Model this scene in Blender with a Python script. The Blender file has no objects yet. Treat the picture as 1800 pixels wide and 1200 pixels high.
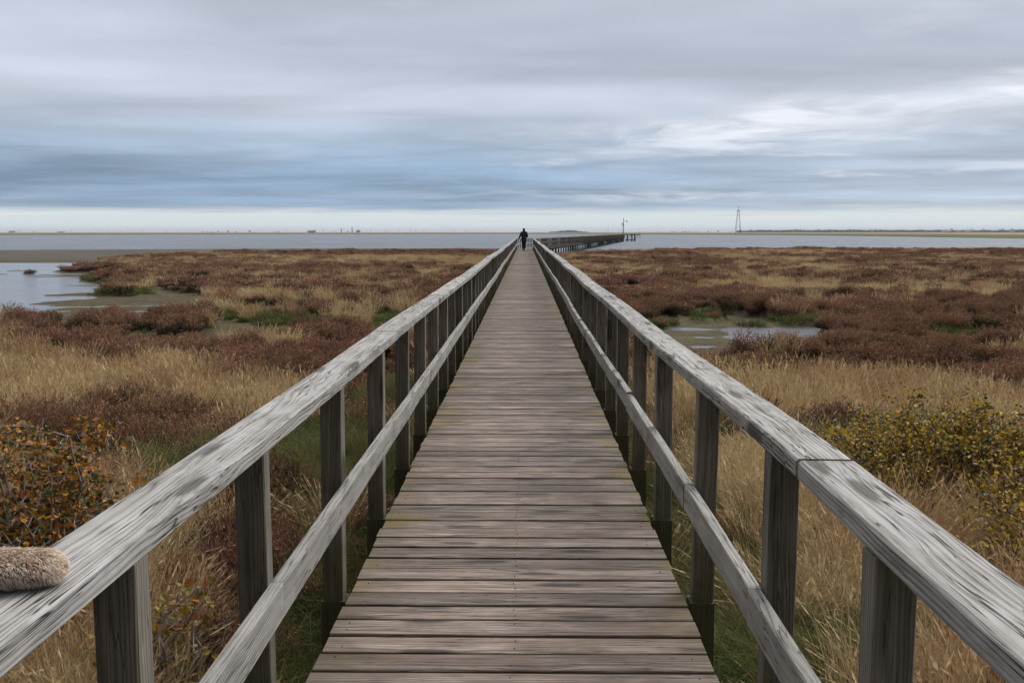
import bpy, math, random
import numpy as np
from mathutils import Vector, Matrix, Euler

R = math.radians
random.seed(7)
rng = np.random.default_rng(11)
scene = bpy.context.scene
COL = scene.collection

# ------------------------------------------------------------------ camera
F = 1750.0                      # focal length in pixels of the 1800 px wide photograph
PITCH = math.atan(192.3 / F)
YAW = math.atan(23 / F)
CAMZ = 1.48
cam_d = bpy.data.cameras.new('camera')
cam = bpy.data.objects.new('camera', cam_d)
COL.objects.link(cam)
cam.location = (0, 0, CAMZ)
cam.rotation_euler = (math.pi / 2 - PITCH, 0, YAW)
cam_d.sensor_width = 36
cam_d.lens = 36 * F / 1800
cam_d.clip_start = 0.05
cam_d.clip_end = 30000
scene.camera = cam
scene.view_settings.view_transform = 'Standard'
scene.view_settings.look = 'None'
scene.view_settings.exposure = 0.08
scene.view_settings.gamma = 1.0
scene.cycles.max_bounces = 6
scene.cycles.diffuse_bounces = 3
scene.cycles.glossy_bounces = 3
scene.cycles.transparent_max_bounces = 8
scene.cycles.use_denoising = True


# ------------------------------------------------------------------ node helper
class NT:
    def __init__(self, tree):
        self.t = tree
        self.n = tree.nodes
        self.l = tree.links

    def put(self, sock, v):
        if isinstance(v, bpy.types.NodeSocket):
            self.l.new(v, sock)
        elif v is not None:
            if isinstance(v, tuple) and len(v) == 3 and sock.type == 'RGBA':
                v = (*v, 1)
            sock.default_value = v

    def math(self, op, a, b=None, c=None, clamp=False):
        n = self.n.new('ShaderNodeMath')
        n.operation = op
        n.use_clamp = clamp
        self.put(n.inputs[0], a)
        if b is not None: self.put(n.inputs[1], b)
        if c is not None: self.put(n.inputs[2], c)
        return n.outputs[0]

    def vmath(self, op, a, b=None):
        n = self.n.new('ShaderNodeVectorMath')
        n.operation = op
        self.put(n.inputs[0], a)
        if b is not None:
            if op == 'SCALE': self.put(n.inputs[3], b)
            else: self.put(n.inputs[1], b)
        return n.outputs[1] if op in ('LENGTH', 'DOT_PRODUCT', 'DISTANCE') else n.outputs[0]

    def sep(self, v):
        n = self.n.new('ShaderNodeSeparateXYZ')
        self.put(n.inputs[0], v)
        return n.outputs[0], n.outputs[1], n.outputs[2]

    def comb(self, x, y, z):
        n = self.n.new('ShaderNodeCombineXYZ')
        for s, v in zip(n.inputs, (x, y, z)): self.put(s, v)
        return n.outputs[0]

    def noise(self, v, scale=1.0, detail=4.0, rough=0.5, dist=0.0, lac=2.0):
        n = self.n.new('ShaderNodeTexNoise')
        self.put(n.inputs['Vector'], v)
        n.inputs['Scale'].default_value = scale
        n.inputs['Detail'].default_value = detail
        n.inputs['Roughness'].default_value = rough
        n.inputs['Distortion'].default_value = dist
        n.inputs['Lacunarity'].default_value = lac
        return n.outputs[0]

    def ss(self, v, a, b, lo=0.0, hi=1.0):
        n = self.n.new('ShaderNodeMapRange')
        n.interpolation_type = 'SMOOTHSTEP'
        self.put(n.inputs[0], v)
        for i, q in enumerate((a, b, lo, hi)): self.put(n.inputs[i + 1], q)
        return n.outputs[0]

    def lin(self, v, a, b, lo=0.0, hi=1.0):
        n = self.n.new('ShaderNodeMapRange')
        self.put(n.inputs[0], v)
        for i, q in enumerate((a, b, lo, hi)): self.put(n.inputs[i + 1], q)
        return n.outputs[0]

    def mix(self, f, a, b, mode='MIX'):
        n = self.n.new('ShaderNodeMix')
        n.data_type = 'RGBA'
        n.blend_type = mode
        n.clamp_factor = True
        self.put(n.inputs[0], f)
        self.put(n.inputs[6], a)
        self.put(n.inputs[7], b)
        return n.outputs[2]

    def ramp(self, f, stops, interp='LINEAR'):
        n = self.n.new('ShaderNodeValToRGB')
        n.color_ramp.interpolation = interp
        e = n.color_ramp.elements
        while len(e) < len(stops): e.new(0.5)
        for el, (p, c) in zip(e, stops):
            el.position = p
            el.color = (*c, 1)
        self.put(n.inputs[0], f)
        return n.outputs[0]

    def attr(self, name, out='Vector'):
        n = self.n.new('ShaderNodeAttribute')
        n.attribute_name = name
        return n.outputs[out]


def srgb(r, g, b):
    def f(c):
        c /= 255
        return c / 12.92 if c <= 0.04045 else ((c + 0.055) / 1.055) ** 2.4
    return (f(r), f(g), f(b))


# ------------------------------------------------------------------ world: overcast sky with a clear strip at the horizon
SUN_AZ, SUN_EL = 48.0, 42.0     # degrees, azimuth to the right of the boardwalk's direction (+Y)
world = bpy.data.worlds.new("World")
scene.world = world
world.use_nodes = True
w = NT(world.node_tree)
w.n.clear()
tc = w.n.new('ShaderNodeTexCoord')
D = w.vmath('NORMALIZE', tc.outputs['Generated'])
dx, dy, dz = w.sep(D)
el = w.math('MULTIPLY', w.math('ARCSINE', dz), 180 / math.pi)
az = w.math('MULTIPLY', w.math('ARCTAN2', dx, dy), 180 / math.pi)
sky = w.n.new('ShaderNodeTexSky')
sky.sky_type = 'NISHITA'
sky.sun_disc = False
sky.sun_elevation = R(SUN_EL)
sky.sun_rotation = R(SUN_AZ)
sky.dust_density = 2.0
clear = w.vmath('SCALE', sky.outputs[0], 0.085)
# streak coordinates: azimuth against elevation, stretched sideways, wavy
wa = w.noise(w.comb(w.math('MULTIPLY', az, 0.05), w.math('MULTIPLY', el, 0.18), 0.0), 1.0, 3, 0.5)
el2 = w.math('ADD', el, w.math('MULTIPLY', w.math('SUBTRACT', wa, 0.5), 2.6))
eln = w.math('MULTIPLY', w.math('LOGARITHM', w.math('ADD', w.math('MAXIMUM', el, 0.0), 1.2), math.e), 3.2)
hd = w.math('ADD', dz, 0.055)
lay = w.comb(w.math('DIVIDE', dx, hd), w.math('DIVIDE', dy, hd), 0.0)
n1 = w.noise(w.vmath('MULTIPLY', lay, (0.42, 0.85, 1.0)), 1.0, 4, 0.5, 0.6)
n1b = w.noise(w.vmath('ADD', w.vmath('MULTIPLY', lay, (0.22, 0.40, 1.0)), (5.0, 3.0, 2.0)), 1.0, 3, 0.5, 0.4)
n2 = w.noise(w.comb(w.math('MULTIPLY', az, 0.13), w.math('MULTIPLY', eln, 2.2), 9.1), 1.0, 6, 0.6, 0.3)
n3 = w.noise(w.comb(w.math('MULTIPLY', az, 0.03), w.math('MULTIPLY', eln, 0.55), 21.3), 1.0, 3, 0.5)
# base colour by elevation
base = w.ramp(w.math('DIVIDE', w.math('ADD', el2, 0.0), 16.0), [
    (0.0, srgb(170, 186, 200)), (0.095, srgb(134, 158, 183)), (0.2, srgb(132, 157, 184)),
    (0.31, srgb(156, 174, 195)), (0.43, srgb(188, 195, 210)), (0.60, srgb(182, 189, 205)),
    (0.80, srgb(175, 182, 196)), (1.0, srgb(186, 190, 203))])
# right side lighter and less blue low down
rl = w.ss(az, -4, 24)
base = w.mix(w.math('MULTIPLY', rl, w.ss(el, 9, 3)), base, w.mix(0.45, base, srgb(205, 214, 228)))
# light and dark streaks
m1 = w.math('ADD', w.math('MULTIPLY', w.math('SUBTRACT', n1, 0.5), 0.75), w.math('MULTIPLY', w.math('SUBTRACT', n1b, 0.5), 0.8))
m2 = w.math('MULTIPLY', w.math('MULTIPLY', w.math('SUBTRACT', n2, 0.5), w.ss(el, 9, 3, 0.15, 0.6)), 1.0)
lum = w.math('ADD', 1.0, w.math('ADD', m1, m2))
lum = w.math('ADD', lum, w.math('MULTIPLY', w.math('SUBTRACT', n3, 0.5), 0.5))
cl = w.vmath('SCALE', base, lum)
# luminous gap in the clouds on the right, sloping gently upwards to the right
ec = w.math('ADD', 4.7, w.math('MULTIPLY', w.math('MAXIMUM', az, -2.0), 0.085))
dd = w.math('SUBTRACT', w.math('ADD', el, w.math('MULTIPLY', w.math('SUBTRACT', n1, 0.5), 3.4)), ec)
gap = w.math('MULTIPLY', w.ss(dd, -2.0, 0.2), w.ss(dd, 1.3, 0.2))
gap = w.math('MULTIPLY', gap, w.ss(w.noise(w.comb(w.math('MULTIPLY', az, 0.11), w.math('MULTIPLY', el, 0.55), 2.2), 1.0, 5, 0.55, 0.8), 0.30, 0.58))
gap = w.math('MULTIPLY', gap, w.ss(az, -5, 17))
gap = w.math('MULTIPLY', gap, w.ss(n2, 0.30, 0.56))
cl = w.mix(w.math('MULTIPLY', gap, 0.8), cl, (0.93, 0.95, 1.0))
# softer second layer of bright breaks, lower and more broken
n5 = w.noise(w.comb(w.math('MULTIPLY', az, 0.09), w.math('MULTIPLY', el, 0.75), 5.0), 1.0, 6, 0.62, 0.4)
br = w.math('MULTIPLY', w.ss(n5, 0.52, 0.70), w.math('MULTIPLY', w.ss(el, 1.3, 1.9), w.ss(el, 6.2, 4.6)))
br = w.math('MULTIPLY', br, w.ss(az, -9, 10, 0.12, 0.95))
cl = w.mix(w.math('MULTIPLY', br, 0.75), cl, srgb(228, 233, 242))
n6 = w.noise(w.comb(w.math('MULTIPLY', az, 0.05), w.math('MULTIPLY', el, 0.25), 7.7), 1.0, 4, 0.5, 0.3)
cl = w.mix(w.math('MULTIPLY', w.ss(n6, 0.50, 0.68), w.math('MULTIPLY', w.ss(el, 4.5, 6.5), 0.40)), cl, srgb(216, 220, 230))
# clear strip above the horizon
strip = w.math('ADD', el, w.math('MULTIPLY', w.math('SUBTRACT', n2, 0.5), 1.0))
hz = w.mix(w.ss(el, 0.0, 0.75), srgb(219, 228, 233), srgb(211, 223, 226))
hz = w.mix(w.math('MULTIPLY', w.ss(w.noise(w.comb(w.math('MULTIPLY', az, 0.1), w.math('MULTIPLY', el, 5.0), 1.0), 1.0, 5, 0.6), 0.5, 0.66), w.ss(el, 0.35, 0.9)), hz, srgb(229, 222, 220))
cl = w.mix(w.ss(strip, 1.55, 0.85), cl, hz)
# the cloud deck thins out towards the bright side of the sky, and is heavy behind the viewer
front = w.ss(w.math('ADD', w.math('MULTIPLY', dy, 0.87), w.math('MULTIPLY', dx, 0.38)), -0.40, 0.6, 0.10, 1.0)
up = w.ss(dz, 0.24, 0.75, 1.0, 4.6)
cl = w.mix(w.ss(dz, 0.24, 0.5, 0.0, 0.9), cl, (0.50, 0.485, 0.465))
cl = w.vmath('SCALE', cl, w.math('MULTIPLY', front, up))
mixed = w.mix(0.94, clear, cl)
bg = w.n.new('ShaderNodeBackground')
w.put(bg.inputs[0], mixed)
bg.inputs[1].default_value = 1.08
wo = w.n.new('ShaderNodeOutputWorld')
w.l.new(bg.outputs[0], wo.inputs[0])

sun_d = bpy.data.lights.new('sun', 'SUN')
sun_d.energy = 2.0
sun_d.angle = R(30)
sun_d.color = (1.0, 0.96, 0.90)
sun = bpy.data.objects.new('sun', sun_d)
COL.objects.link(sun)
sun.rotation_euler = Vector((math.sin(R(SUN_AZ)) * math.cos(R(SUN_EL)), math.cos(R(SUN_AZ)) * math.cos(R(SUN_EL)), math.sin(R(SUN_EL)))).to_track_quat('Z', 'Y').to_euler()


# ------------------------------------------------------------------ photograph geometry -> world
def ray(px, py):
    v = Vector(((px - 900) / F, -(py - 600) / F, -1.0))
    return Euler(cam.rotation_euler).to_matrix() @ v

def ground(px, py, z):
    """point of the photograph on the level z"""
    d = ray(px, py)
    t = (z - CAMZ) / d.z
    return d.x * t, d.y * t

def at(px, py, Y):
    d = ray(px, py)
    t = Y / d.y
    return d.x * t, Y, CAMZ + d.z * t

def project(X, Y, Z):
    cy, sy = math.cos(YAW), math.sin(YAW)
    x = X * cy + Y * sy
    y = -X * sy + Y * cy
    z = Z - CAMZ
    d = y * math.cos(PITCH) - z * math.sin(PITCH)
    u = y * math.sin(PITCH) + z * math.cos(PITCH)
    d = np.maximum(d, 0.05)
    return 900 + F * x / d, 600 - F * u / d


# ------------------------------------------------------------------ numpy noise
class VNoise:
    def __init__(self, seed):
        self.g = np.random.default_rng(seed).random((256, 256))
    def __call__(self, x, y):
        x = np.asarray(x, float); y = np.asarray(y, float)
        xi = np.floor(x).astype(int); yi = np.floor(y).astype(int)
        fx = x - xi; fy = y - yi
        fx = fx * fx * (3 - 2 * fx); fy = fy * fy * (3 - 2 * fy)
        g = self.g
        a = g[xi & 255, yi & 255]; b = g[(xi + 1) & 255, yi & 255]
        c = g[xi & 255, (yi + 1) & 255]; d = g[(xi + 1) & 255, (yi + 1) & 255]
        return (a * (1 - fx) + b * fx) * (1 - fy) + (c * (1 - fx) + d * fx) * fy
    def fbm(self, x, y, o=4):
        s = 0; a = 0.5; t = 0
        for k in range(o):
            s = s + a * self(x * 2 ** k + 17.3 * k, y * 2 ** k + 5.1 * k); t += a; a *= 0.5
        return s / t
VN = [VNoise(s) for s in range(6)]

def sstep(a, b, x):
    t = np.clip((x - a) / (b - a), 0, 1)
    return t * t * (3 - 2 * t)


# ------------------------------------------------------------------ objects
def tag(o, label=None, cat=None, group=None, kind=None):
    if label: o['label'] = label
    if cat: o['category'] = cat
    if group: o['group'] = group
    if kind: o['kind'] = kind
    return o

def empty(name, loc=(0, 0, 0), rz=0, parent=None):
    o = bpy.data.objects.new(name, None)
    o.empty_display_size = 0.2
    o.location = loc
    o.rotation_euler = (0, 0, rz)
    COL.objects.link(o)
    if parent: o.parent = parent
    return o

def children(o):
    return list(o.children)

def copy_tree(o, parent=None):
    kids = children(o)
    c = o.copy()
    COL.objects.link(c)
    c.parent = parent
    for k in kids: copy_tree(k, c)
    return c

class MB:
    """collects vertices, faces and grain coordinates into one mesh"""
    def __init__(self):
        self.v = []; self.f = []; self.gc = []; self.rn = []; self.m = []
    def add(self, vs, fs, gc=None, rn=(0, 0, 0), mi=0):
        b = len(self.v)
        self.v += [tuple(p) for p in vs]
        self.f += [tuple(i + b for i in f) for f in fs]
        self.gc += [tuple(p) for p in (gc if gc is not None else vs)]
        self.rn += [tuple(rn)] * len(vs)
        self.m += [mi] * len(fs)
    def box(self, x0, x1, y0, y1, z0, z1, mi=0, bev=0.0):
        """board along its longest side, with bevelled long edges"""
        s = (x1 - x0, y1 - y0, z1 - z0)
        ax = s.index(max(s))
        o = [i for i in range(3) if i != ax]
        lo = (x0, y0, z0)
        c = [lo[i] + s[i] / 2 for i in range(3)]
        A = [0, 0, 0]; A[ax] = lo[ax]
        def path(t):
            p = list(c); p[ax] = lo[ax] + s[ax] * t
            return p
        e1 = [0, 0, 0]; e1[o[0]] = 1
        e2 = [0, 0, 0]; e2[o[1]] = 1
        self.board([path(0), path(1)], e1, e2, s[o[0]], s[o[1]], bev, mi)
    def board(self, pts, side, up, wd, th, bev=0.003, mi=0, wear=0.0, rn=None, twist=None):
        """rectangular bar along pts; side and up are unit vectors"""
        side = Vector(side); up = Vector(up)
        a, b = wd / 2, th / 2
        e = max(bev, 0.0005)
        prof = [(-a + e, -b), (a - e, -b), (a, -b + e), (a, b - e), (a - e, b), (-a + e, b), (-a, b - e), (-a, -b + e)]
        rn = rn or (random.random(), random.random(), random.random())
        vs = []; gs = []; L = 0
        prev = None
        for k, p in enumerate(pts):
            p = Vector(p)
            if prev is not None: L += (p - prev).length
            prev = p
            for (u, v) in prof:
                j = 1.0
                if wear:
                    u += random.uniform(-wear, wear); v += random.uniform(-wear, wear) * 0.7
                vs.append(p + side * u + up * v)
                gs.append((L, u, v))
        n = len(prof); fs = []
        for k in range(len(pts) - 1):
            for i in range(n):
                fs.append((k * n + i, k * n + (i + 1) % n, (k + 1) * n + (i + 1) % n, (k + 1) * n + i))
        fs.append(tuple(range(n))[::-1])
        fs.append(tuple((len(pts) - 1) * n + i for i in range(n)))
        self.add(vs, fs, gs, rn, mi)
    def tube(self, pts, rad, n=6, mi=0, caps=True):
        pts = [Vector(p) for p in pts]
        vs = []; fs = []
        for k, p in enumerate(pts):
            t = (pts[min(k + 1, len(pts) - 1)] - pts[max(k - 1, 0)]).normalized()
            s = t.cross(Vector((0, 0, 1)) if abs(t.z) < 0.9 else Vector((1, 0, 0))).normalized()
            u = s.cross(t)
            r = rad[k] if isinstance(rad, (list, tuple)) else rad
            for i in range(n):
                a = 2 * math.pi * i / n
                vs.append(p + s * (r * math.cos(a)) + u * (r * math.sin(a)))
        for k in range(len(pts) - 1):
            for i in range(n):
                fs.append((k * n + i, k * n + (i + 1) % n, (k + 1) * n + (i + 1) % n, (k + 1) * n + i))
        if caps:
            fs.append(tuple(range(n))[::-1]); fs.append(tuple((len(pts) - 1) * n + i for i in range(n)))
        self.add(vs, fs, None, (random.random(), random.random(), random.random()), mi)
    def mesh(self, name, mats):
        me = bpy.data.meshes.new(name)
        me.from_pydata(self.v, [], self.f)
        for m in (mats if isinstance(mats, (list, tuple)) else [mats]): me.materials.append(m)
        a = me.attributes.new('gc', 'FLOAT_VECTOR', 'POINT'); a.data.foreach_set('vector', np.array(self.gc, dtype=np.float32).ravel())
        a = me.attributes.new('rn', 'FLOAT_VECTOR', 'POINT'); a.data.foreach_set('vector', np.array(self.rn, dtype=np.float32).ravel())
        me.polygons.foreach_set('material_index', self.m)
        import bmesh
        bm = bmesh.new(); bm.from_mesh(me)
        bmesh.ops.recalc_face_normals(bm, faces=bm.faces)
        bm.to_mesh(me); bm.free()
        me.update()
        return me
    def build(self, name, mats, parent=None):
        o = bpy.data.objects.new(name, self.mesh(name, mats))
        COL.objects.link(o)
        if parent: o.parent = parent
        return o

def np_mesh(name, V, Fq, mats, attrs=None, smooth=False, mi=None):
    """V (n,3); Fq (m,k) faces of one size; attrs name -> (n,) floats"""
    me = bpy.data.meshes.new(name)
    V = np.asarray(V, np.float32); Fq = np.asarray(Fq, np.int32)
    me.vertices.add(len(V)); me.vertices.foreach_set('co', V.ravel())
    k = Fq.shape[1]
    me.loops.add(Fq.size); me.loops.foreach_set('vertex_index', Fq.ravel())
    me.polygons.add(len(Fq))
    me.polygons.foreach_set('loop_start', np.arange(0, Fq.size, k, dtype=np.int32))
    me.polygons.foreach_set('loop_total', np.full(len(Fq), k, np.int32))
    if mi is not None: me.polygons.foreach_set('material_index', np.asarray(mi, np.int32))
    me.polygons.foreach_set('use_smooth', np.full(len(Fq), smooth, bool))
    for m in (mats if isinstance(mats, (list, tuple)) else [mats]): me.materials.append(m)
    for nm, a in (attrs or {}).items():
        at_ = me.attributes.new(nm, 'FLOAT', 'POINT')
        at_.data.foreach_set('value', np.asarray(a, np.float32))
    me.update(calc_edges=True)
    me.validate()
    return me


# ------------------------------------------------------------------ materials
def new_mat(name):
    m = bpy.data.materials.new(name)
    m.use_nodes = True
    t = NT(m.node_tree)
    bsdf = [n for n in t.n if n.type == 'BSDF_PRINCIPLED'][0]
    return m, t, bsdf

def plain(name, col, rough=0.8, spec=0.3, metal=0.0, var=0.25, scale=8.0):
    m, t, b = new_mat(name)
    g = t.n.new('ShaderNodeNewGeometry')
    n = t.noise(g.outputs['Position'], scale, 4, 0.6)
    c = t.vmath('SCALE', col, t.lin(n, 0.2, 0.8, 1 - var, 1 + var))
    t.put(b.inputs['Base Color'], c)
    b.inputs['Roughness'].default_value = rough
    b.inputs['Specular IOR Level'].default_value = spec
    b.inputs['Metallic'].default_value = metal
    return m

def wood_mat(name, light, mid, dark, moss=None, moss_col=(0.12, 0.10, 0.02), crack=1.0, per_board=0.18, fine=1.0, brown=0.0, spec=0.22):
    """weathered timber: fibres along gc.x, knots, checks, stains; moss: 'plank' at the ends, 'post' low down"""
    m, t, b = new_mat(name)
    gc = t.attr('gc'); rn = t.attr('rn')
    oi = t.n.new('ShaderNodeObjectInfo')
    off = t.vmath('ADD', t.vmath('SCALE', rn, 37.0), t.comb(t.math('MULTIPLY', oi.outputs['Random'], 91.0), t.math('MULTIPLY', oi.outputs['Random'], 13.0), 0.0))
    x, y, z = t.sep(gc)
    ox, oy, oz = t.sep(off)
    X = t.math('ADD', x, ox)
    # knots
    kv = t.n.new('ShaderNodeTexVoronoi')
    kv.voronoi_dimensions = '3D'
    kv.inputs['Scale'].default_value = 1.0
    kv.inputs['Randomness'].default_value = 1.0
    t.put(kv.inputs['Vector'], t.comb(t.math('MULTIPLY', X, 1.7), t.math('ADD', t.math('MULTIPLY', y, 9.0), oy), t.math('ADD', t.math('MULTIPLY', z, 5.0), oz)))
    kd = kv.outputs['Distance']
    fibre_ = t.noise(t.comb(t.math('MULTIPLY', X, 20.0), t.math('MULTIPLY', y, 60.0), 0.0), 1.0, 2, 0.5)
    kinf = t.ss(kd, 0.48, 0.05)                    # grain swirls round the knot
    knot = t.ss(t.math('ADD', kd, t.math('MULTIPLY', t.math('SUBTRACT', fibre_, 0.5), 0.06)), 0.23, 0.13)
    warp = t.noise(t.comb(t.math('MULTIPLY', X, 1.1), t.math('ADD', t.math('MULTIPLY', y, 5.0), oy), t.math('MULTIPLY', z, 5.0)), 1.0, 3, 0.55)
    yy = t.math('ADD', y, t.math('MULTIPLY', t.math('SUBTRACT', warp, 0.5), 0.03))
    yy = t.math('ADD', yy, t.math('MULTIPLY', kinf, 0.016))
    zz = t.math('ADD', z, t.math('MULTIPLY', t.math('SUBTRACT', warp, 0.5), 0.03))
    rad = t.math('SQRT', t.math('ADD', t.math('POWER', yy, 2.0), t.math('POWER', t.math('ADD', zz, 0.09), 2.0)))
    rr = t.math('ADD', rad, t.math('MULTIPLY', yy, 0.6))
    ringp = t.math('ADD', t.math('MULTIPLY', rr, 640.0 * fine), t.math('MULTIPLY', t.noise(t.comb(t.math('MULTIPLY', X, 2.2), t.math('MULTIPLY', yy, 30.0), oz), 1.0, 3, 0.5), 9.0))
    ring = t.math('POWER', t.math('ADD', t.math('MULTIPLY', t.math('SINE', ringp), 0.5), 0.5), 0.55)
    fibre = t.noise(t.comb(t.math('MULTIPLY', X, 2.4), t.math('ADD', t.math('MULTIPLY', yy, 130.0 * fine), oy), t.math('MULTIPLY', zz, 130.0 * fine)), 1.0, 6, 0.72)
    streak = t.noise(t.comb(t.math('MULTIPLY', X, 1.5), t.math('ADD', t.math('MULTIPLY', yy, 48.0), oy), t.math('MULTIPLY', zz, 48.0)), 1.0, 4, 0.6)
    patch = t.noise(t.comb(t.math('MULTIPLY', X, 4.5), t.math('ADD', t.math('MULTIPLY', y, 9.0), oy), t.math('MULTIPLY', z, 9.0)), 1.0, 4, 0.6, 0.6)
    # drying checks: thin dark lines following the grain, in groups
    ck = t.noise(t.comb(t.math('MULTIPLY', X, 1.3), t.math('ADD', t.math('MULTIPLY', yy, 75.0), oz), t.math('MULTIPLY', zz, 75.0)), 1.0, 2, 0.5)
    ckl = t.ss(t.math('ABSOLUTE', t.math('SUBTRACT', ck, 0.5)), 0.022, 0.007)
    ckm = t.ss(t.noise(t.comb(t.math('MULTIPLY', X, 2.2), t.math('ADD', t.math('MULTIPLY', y, 22.0), oy), 4.0), 1.0, 3, 0.6), 0.44, 0.54)
    check = t.math('MULTIPLY', t.math('MULTIPLY', ckl, ckm), crack, clamp=True)
    ck2 = t.noise(t.comb(t.math('MULTIPLY', X, 0.8), t.math('ADD', t.math('MULTIPLY', yy, 24.0), ox), t.math('MULTIPLY', zz, 24.0)), 1.0, 2, 0.5)
    ckm2 = t.ss(t.noise(t.comb(t.math('MULTIPLY', X, 1.6), oy, 2.0), 1.0, 3, 0.6), 0.46, 0.56)
    check = t.math('MAXIMUM', check, t.math('MULTIPLY', t.math('MULTIPLY', t.ss(t.math('ABSOLUTE', t.math('SUBTRACT', ck2, 0.5)), 0.0075, 0.003), ckm2), crack))
    tone = t.math('ADD', t.math('MULTIPLY', streak, 0.6), t.math('MULTIPLY', fibre, 0.55))
    tone = t.math('ADD', tone, t.math('MULTIPLY', t.math('SUBTRACT', patch, 0.5), 0.62))
    tone = t.math('ADD', tone, t.math('MULTIPLY', t.math('SUBTRACT', ring, 0.5), 0.24))
    col = t.mix(t.ss(tone, 0.26, 0.56), dark, mid)
    col = t.mix(t.ss(tone, 0.50, 0.86), col, light)
    if brown:
        bn = t.ss(t.noise(t.comb(t.math('MULTIPLY', X, 0.9), t.math('ADD', t.math('MULTIPLY', y, 14.0), oz), 8.0), 1.0, 4, 0.6), 0.46, 0.66)
        col = t.mix(t.math('MULTIPLY', bn, brown), col, (0.17, 0.112, 0.085))
    col = t.mix(t.math('MULTIPLY', kinf, 0.28), col, dark)
    col = t.mix(t.math('MULTIPLY', knot, 0.75), col, tuple(c * 0.42 for c in dark))
    col = t.mix(t.math('MULTIPLY', check, 0.92), col, (0.012, 0.011, 0.010))
    rx, ry, rz_ = t.sep(rn)
    rb = t.math('FRACT', t.math('ADD', t.math('MULTIPLY', rx, 7.13), oi.outputs['Random']))
    col = t.vmath('SCALE', col, t.lin(rb, 0, 1, 1 - per_board, 1 + per_board))
    rx_ = rx
    g = t.n.new('ShaderNodeNewGeometry')
    if moss == 'plank':
        px, py, pz = t.sep(g.outputs['Position'])
        edge = t.math('ABSOLUTE', t.math('ADD', px, 0.036))
        mn = t.noise(t.comb(t.math('MULTIPLY', px, 9.0), t.math('MULTIPLY', py, 16.0), 0.0), 1.0, 5, 0.7)
        mn2 = t.noise(t.comb(t.math('MULTIPLY', px, 0.6), t.math('MULTIPLY', py, 1.3), 5.0), 1.0, 3, 0.6)
        mm = t.ss(t.math('ADD', edge, t.math('ADD', t.math('MULTIPLY', t.math('SUBTRACT', mn, 0.5), 0.5), t.math('MULTIPLY', t.math('SUBTRACT', mn2, 0.5), 1.1))), 0.54, 0.70)
        mm = t.math('MULTIPLY', mm, t.ss(fibre, 0.28, 0.58))
        rq = t.math('FRACT', t.math('MULTIPLY', rx_, 17.7))
        mm = t.math('MULTIPLY', mm, t.ss(rq, 0.25, 0.75, 0.08, 0.85))
        dirt = t.ss(t.math('ADD', edge, t.math('MULTIPLY', t.math('SUBTRACT', mn2, 0.5), 0.5)), 0.38, 0.75)
        col = t.mix(t.math('MULTIPLY', dirt, 0.55), col, (0.055, 0.045, 0.030))
        col = t.mix(t.math('MULTIPLY', mm, 0.85), col, t.mix(mn, (0.075, 0.058, 0.016), (0.24, 0.165, 0.03)))
    elif moss == 'post':
        px, py, pz = t.sep(g.outputs['Position'])
        mn = t.noise(g.outputs['Position'], 9.0, 5, 0.7)
        mm = t.ss(t.math('ADD', pz, t.math('MULTIPLY', t.math('SUBTRACT', mn, 0.5), 0.55)), 0.42, -0.02)
        col = t.mix(t.math('MULTIPLY', mm, 0.65), col, t.mix(mn, (0.045, 0.046, 0.020), (0.12, 0.115, 0.05)))
    elif moss == 'rail':
        mn = t.noise(t.comb(t.math('MULTIPLY', X, 4.0), t.math('MULTIPLY', y, 30.0), t.math('MULTIPLY', z, 30.0)), 1.0, 5, 0.7)
        mm = t.ss(t.math('ADD', mn, t.math('MULTIPLY', t.math('SUBTRACT', patch, 0.5), 0.8)), 0.60, 0.82)
        col = t.mix(t.math('MULTIPLY', mm, 0.45), col, (0.17, 0.155, 0.105))
    t.put(b.inputs['Base Color'], col)
    b.inputs['Roughness'].default_value = 0.78
    t.put(b.inputs['Roughness'], t.lin(fibre, 0.3, 0.7, 0.6, 0.9))
    b.inputs['Specular IOR Level'].default_value = spec
    hgt = t.math('ADD', t.math('MULTIPLY', fibre, 0.55), t.math('MULTIPLY', ring, 0.45))
    hgt = t.math('ADD', hgt, t.math('MULTIPLY', streak, 0.7))
    hgt = t.math('SUBTRACT', hgt, t.math('MULTIPLY', check, 1.6))
    hgt = t.math('ADD', hgt, t.math('MULTIPLY', kinf, 0.5))
    bp = t.n.new('ShaderNodeBump')
    bp.inputs['Strength'].default_value = 0.75
    bp.inputs['Distance'].default_value = 0.0026
    t.put(bp.inputs['Height'], hgt)
    t.put(b.inputs['Normal'], bp.outputs[0])
    return m

M_RAIL = wood_mat('rail_wood', (0.43, 0.43, 0.428), (0.275, 0.268, 0.256), (0.095, 0.086, 0.073), moss='rail', crack=1.0, per_board=0.08, fine=1.0)
M_LOW = wood_mat('lower_rail_wood', (0.39, 0.385, 0.375), (0.27, 0.262, 0.248), (0.12, 0.11, 0.096), moss='rail', crack=0.7, per_board=0.08)
M_POST = wood_mat('post_wood', (0.25, 0.235, 0.205), (0.155, 0.143, 0.122), (0.08, 0.072, 0.058), moss='post', crack=0.6, per_board=0.22)
M_DECK = wood_mat('deck_wood', (0.32, 0.270, 0.230), (0.142, 0.108, 0.088), (0.045, 0.033, 0.026), moss='plank', crack=0.9, per_board=0.36, brown=0.6, spec=0.35)
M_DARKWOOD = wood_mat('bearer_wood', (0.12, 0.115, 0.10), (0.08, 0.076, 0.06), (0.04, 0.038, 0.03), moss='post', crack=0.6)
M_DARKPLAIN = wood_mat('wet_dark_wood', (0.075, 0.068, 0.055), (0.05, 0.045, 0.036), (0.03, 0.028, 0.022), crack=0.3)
M_IRON = plain('nail_iron', (0.03, 0.025, 0.022), 0.6)

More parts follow.
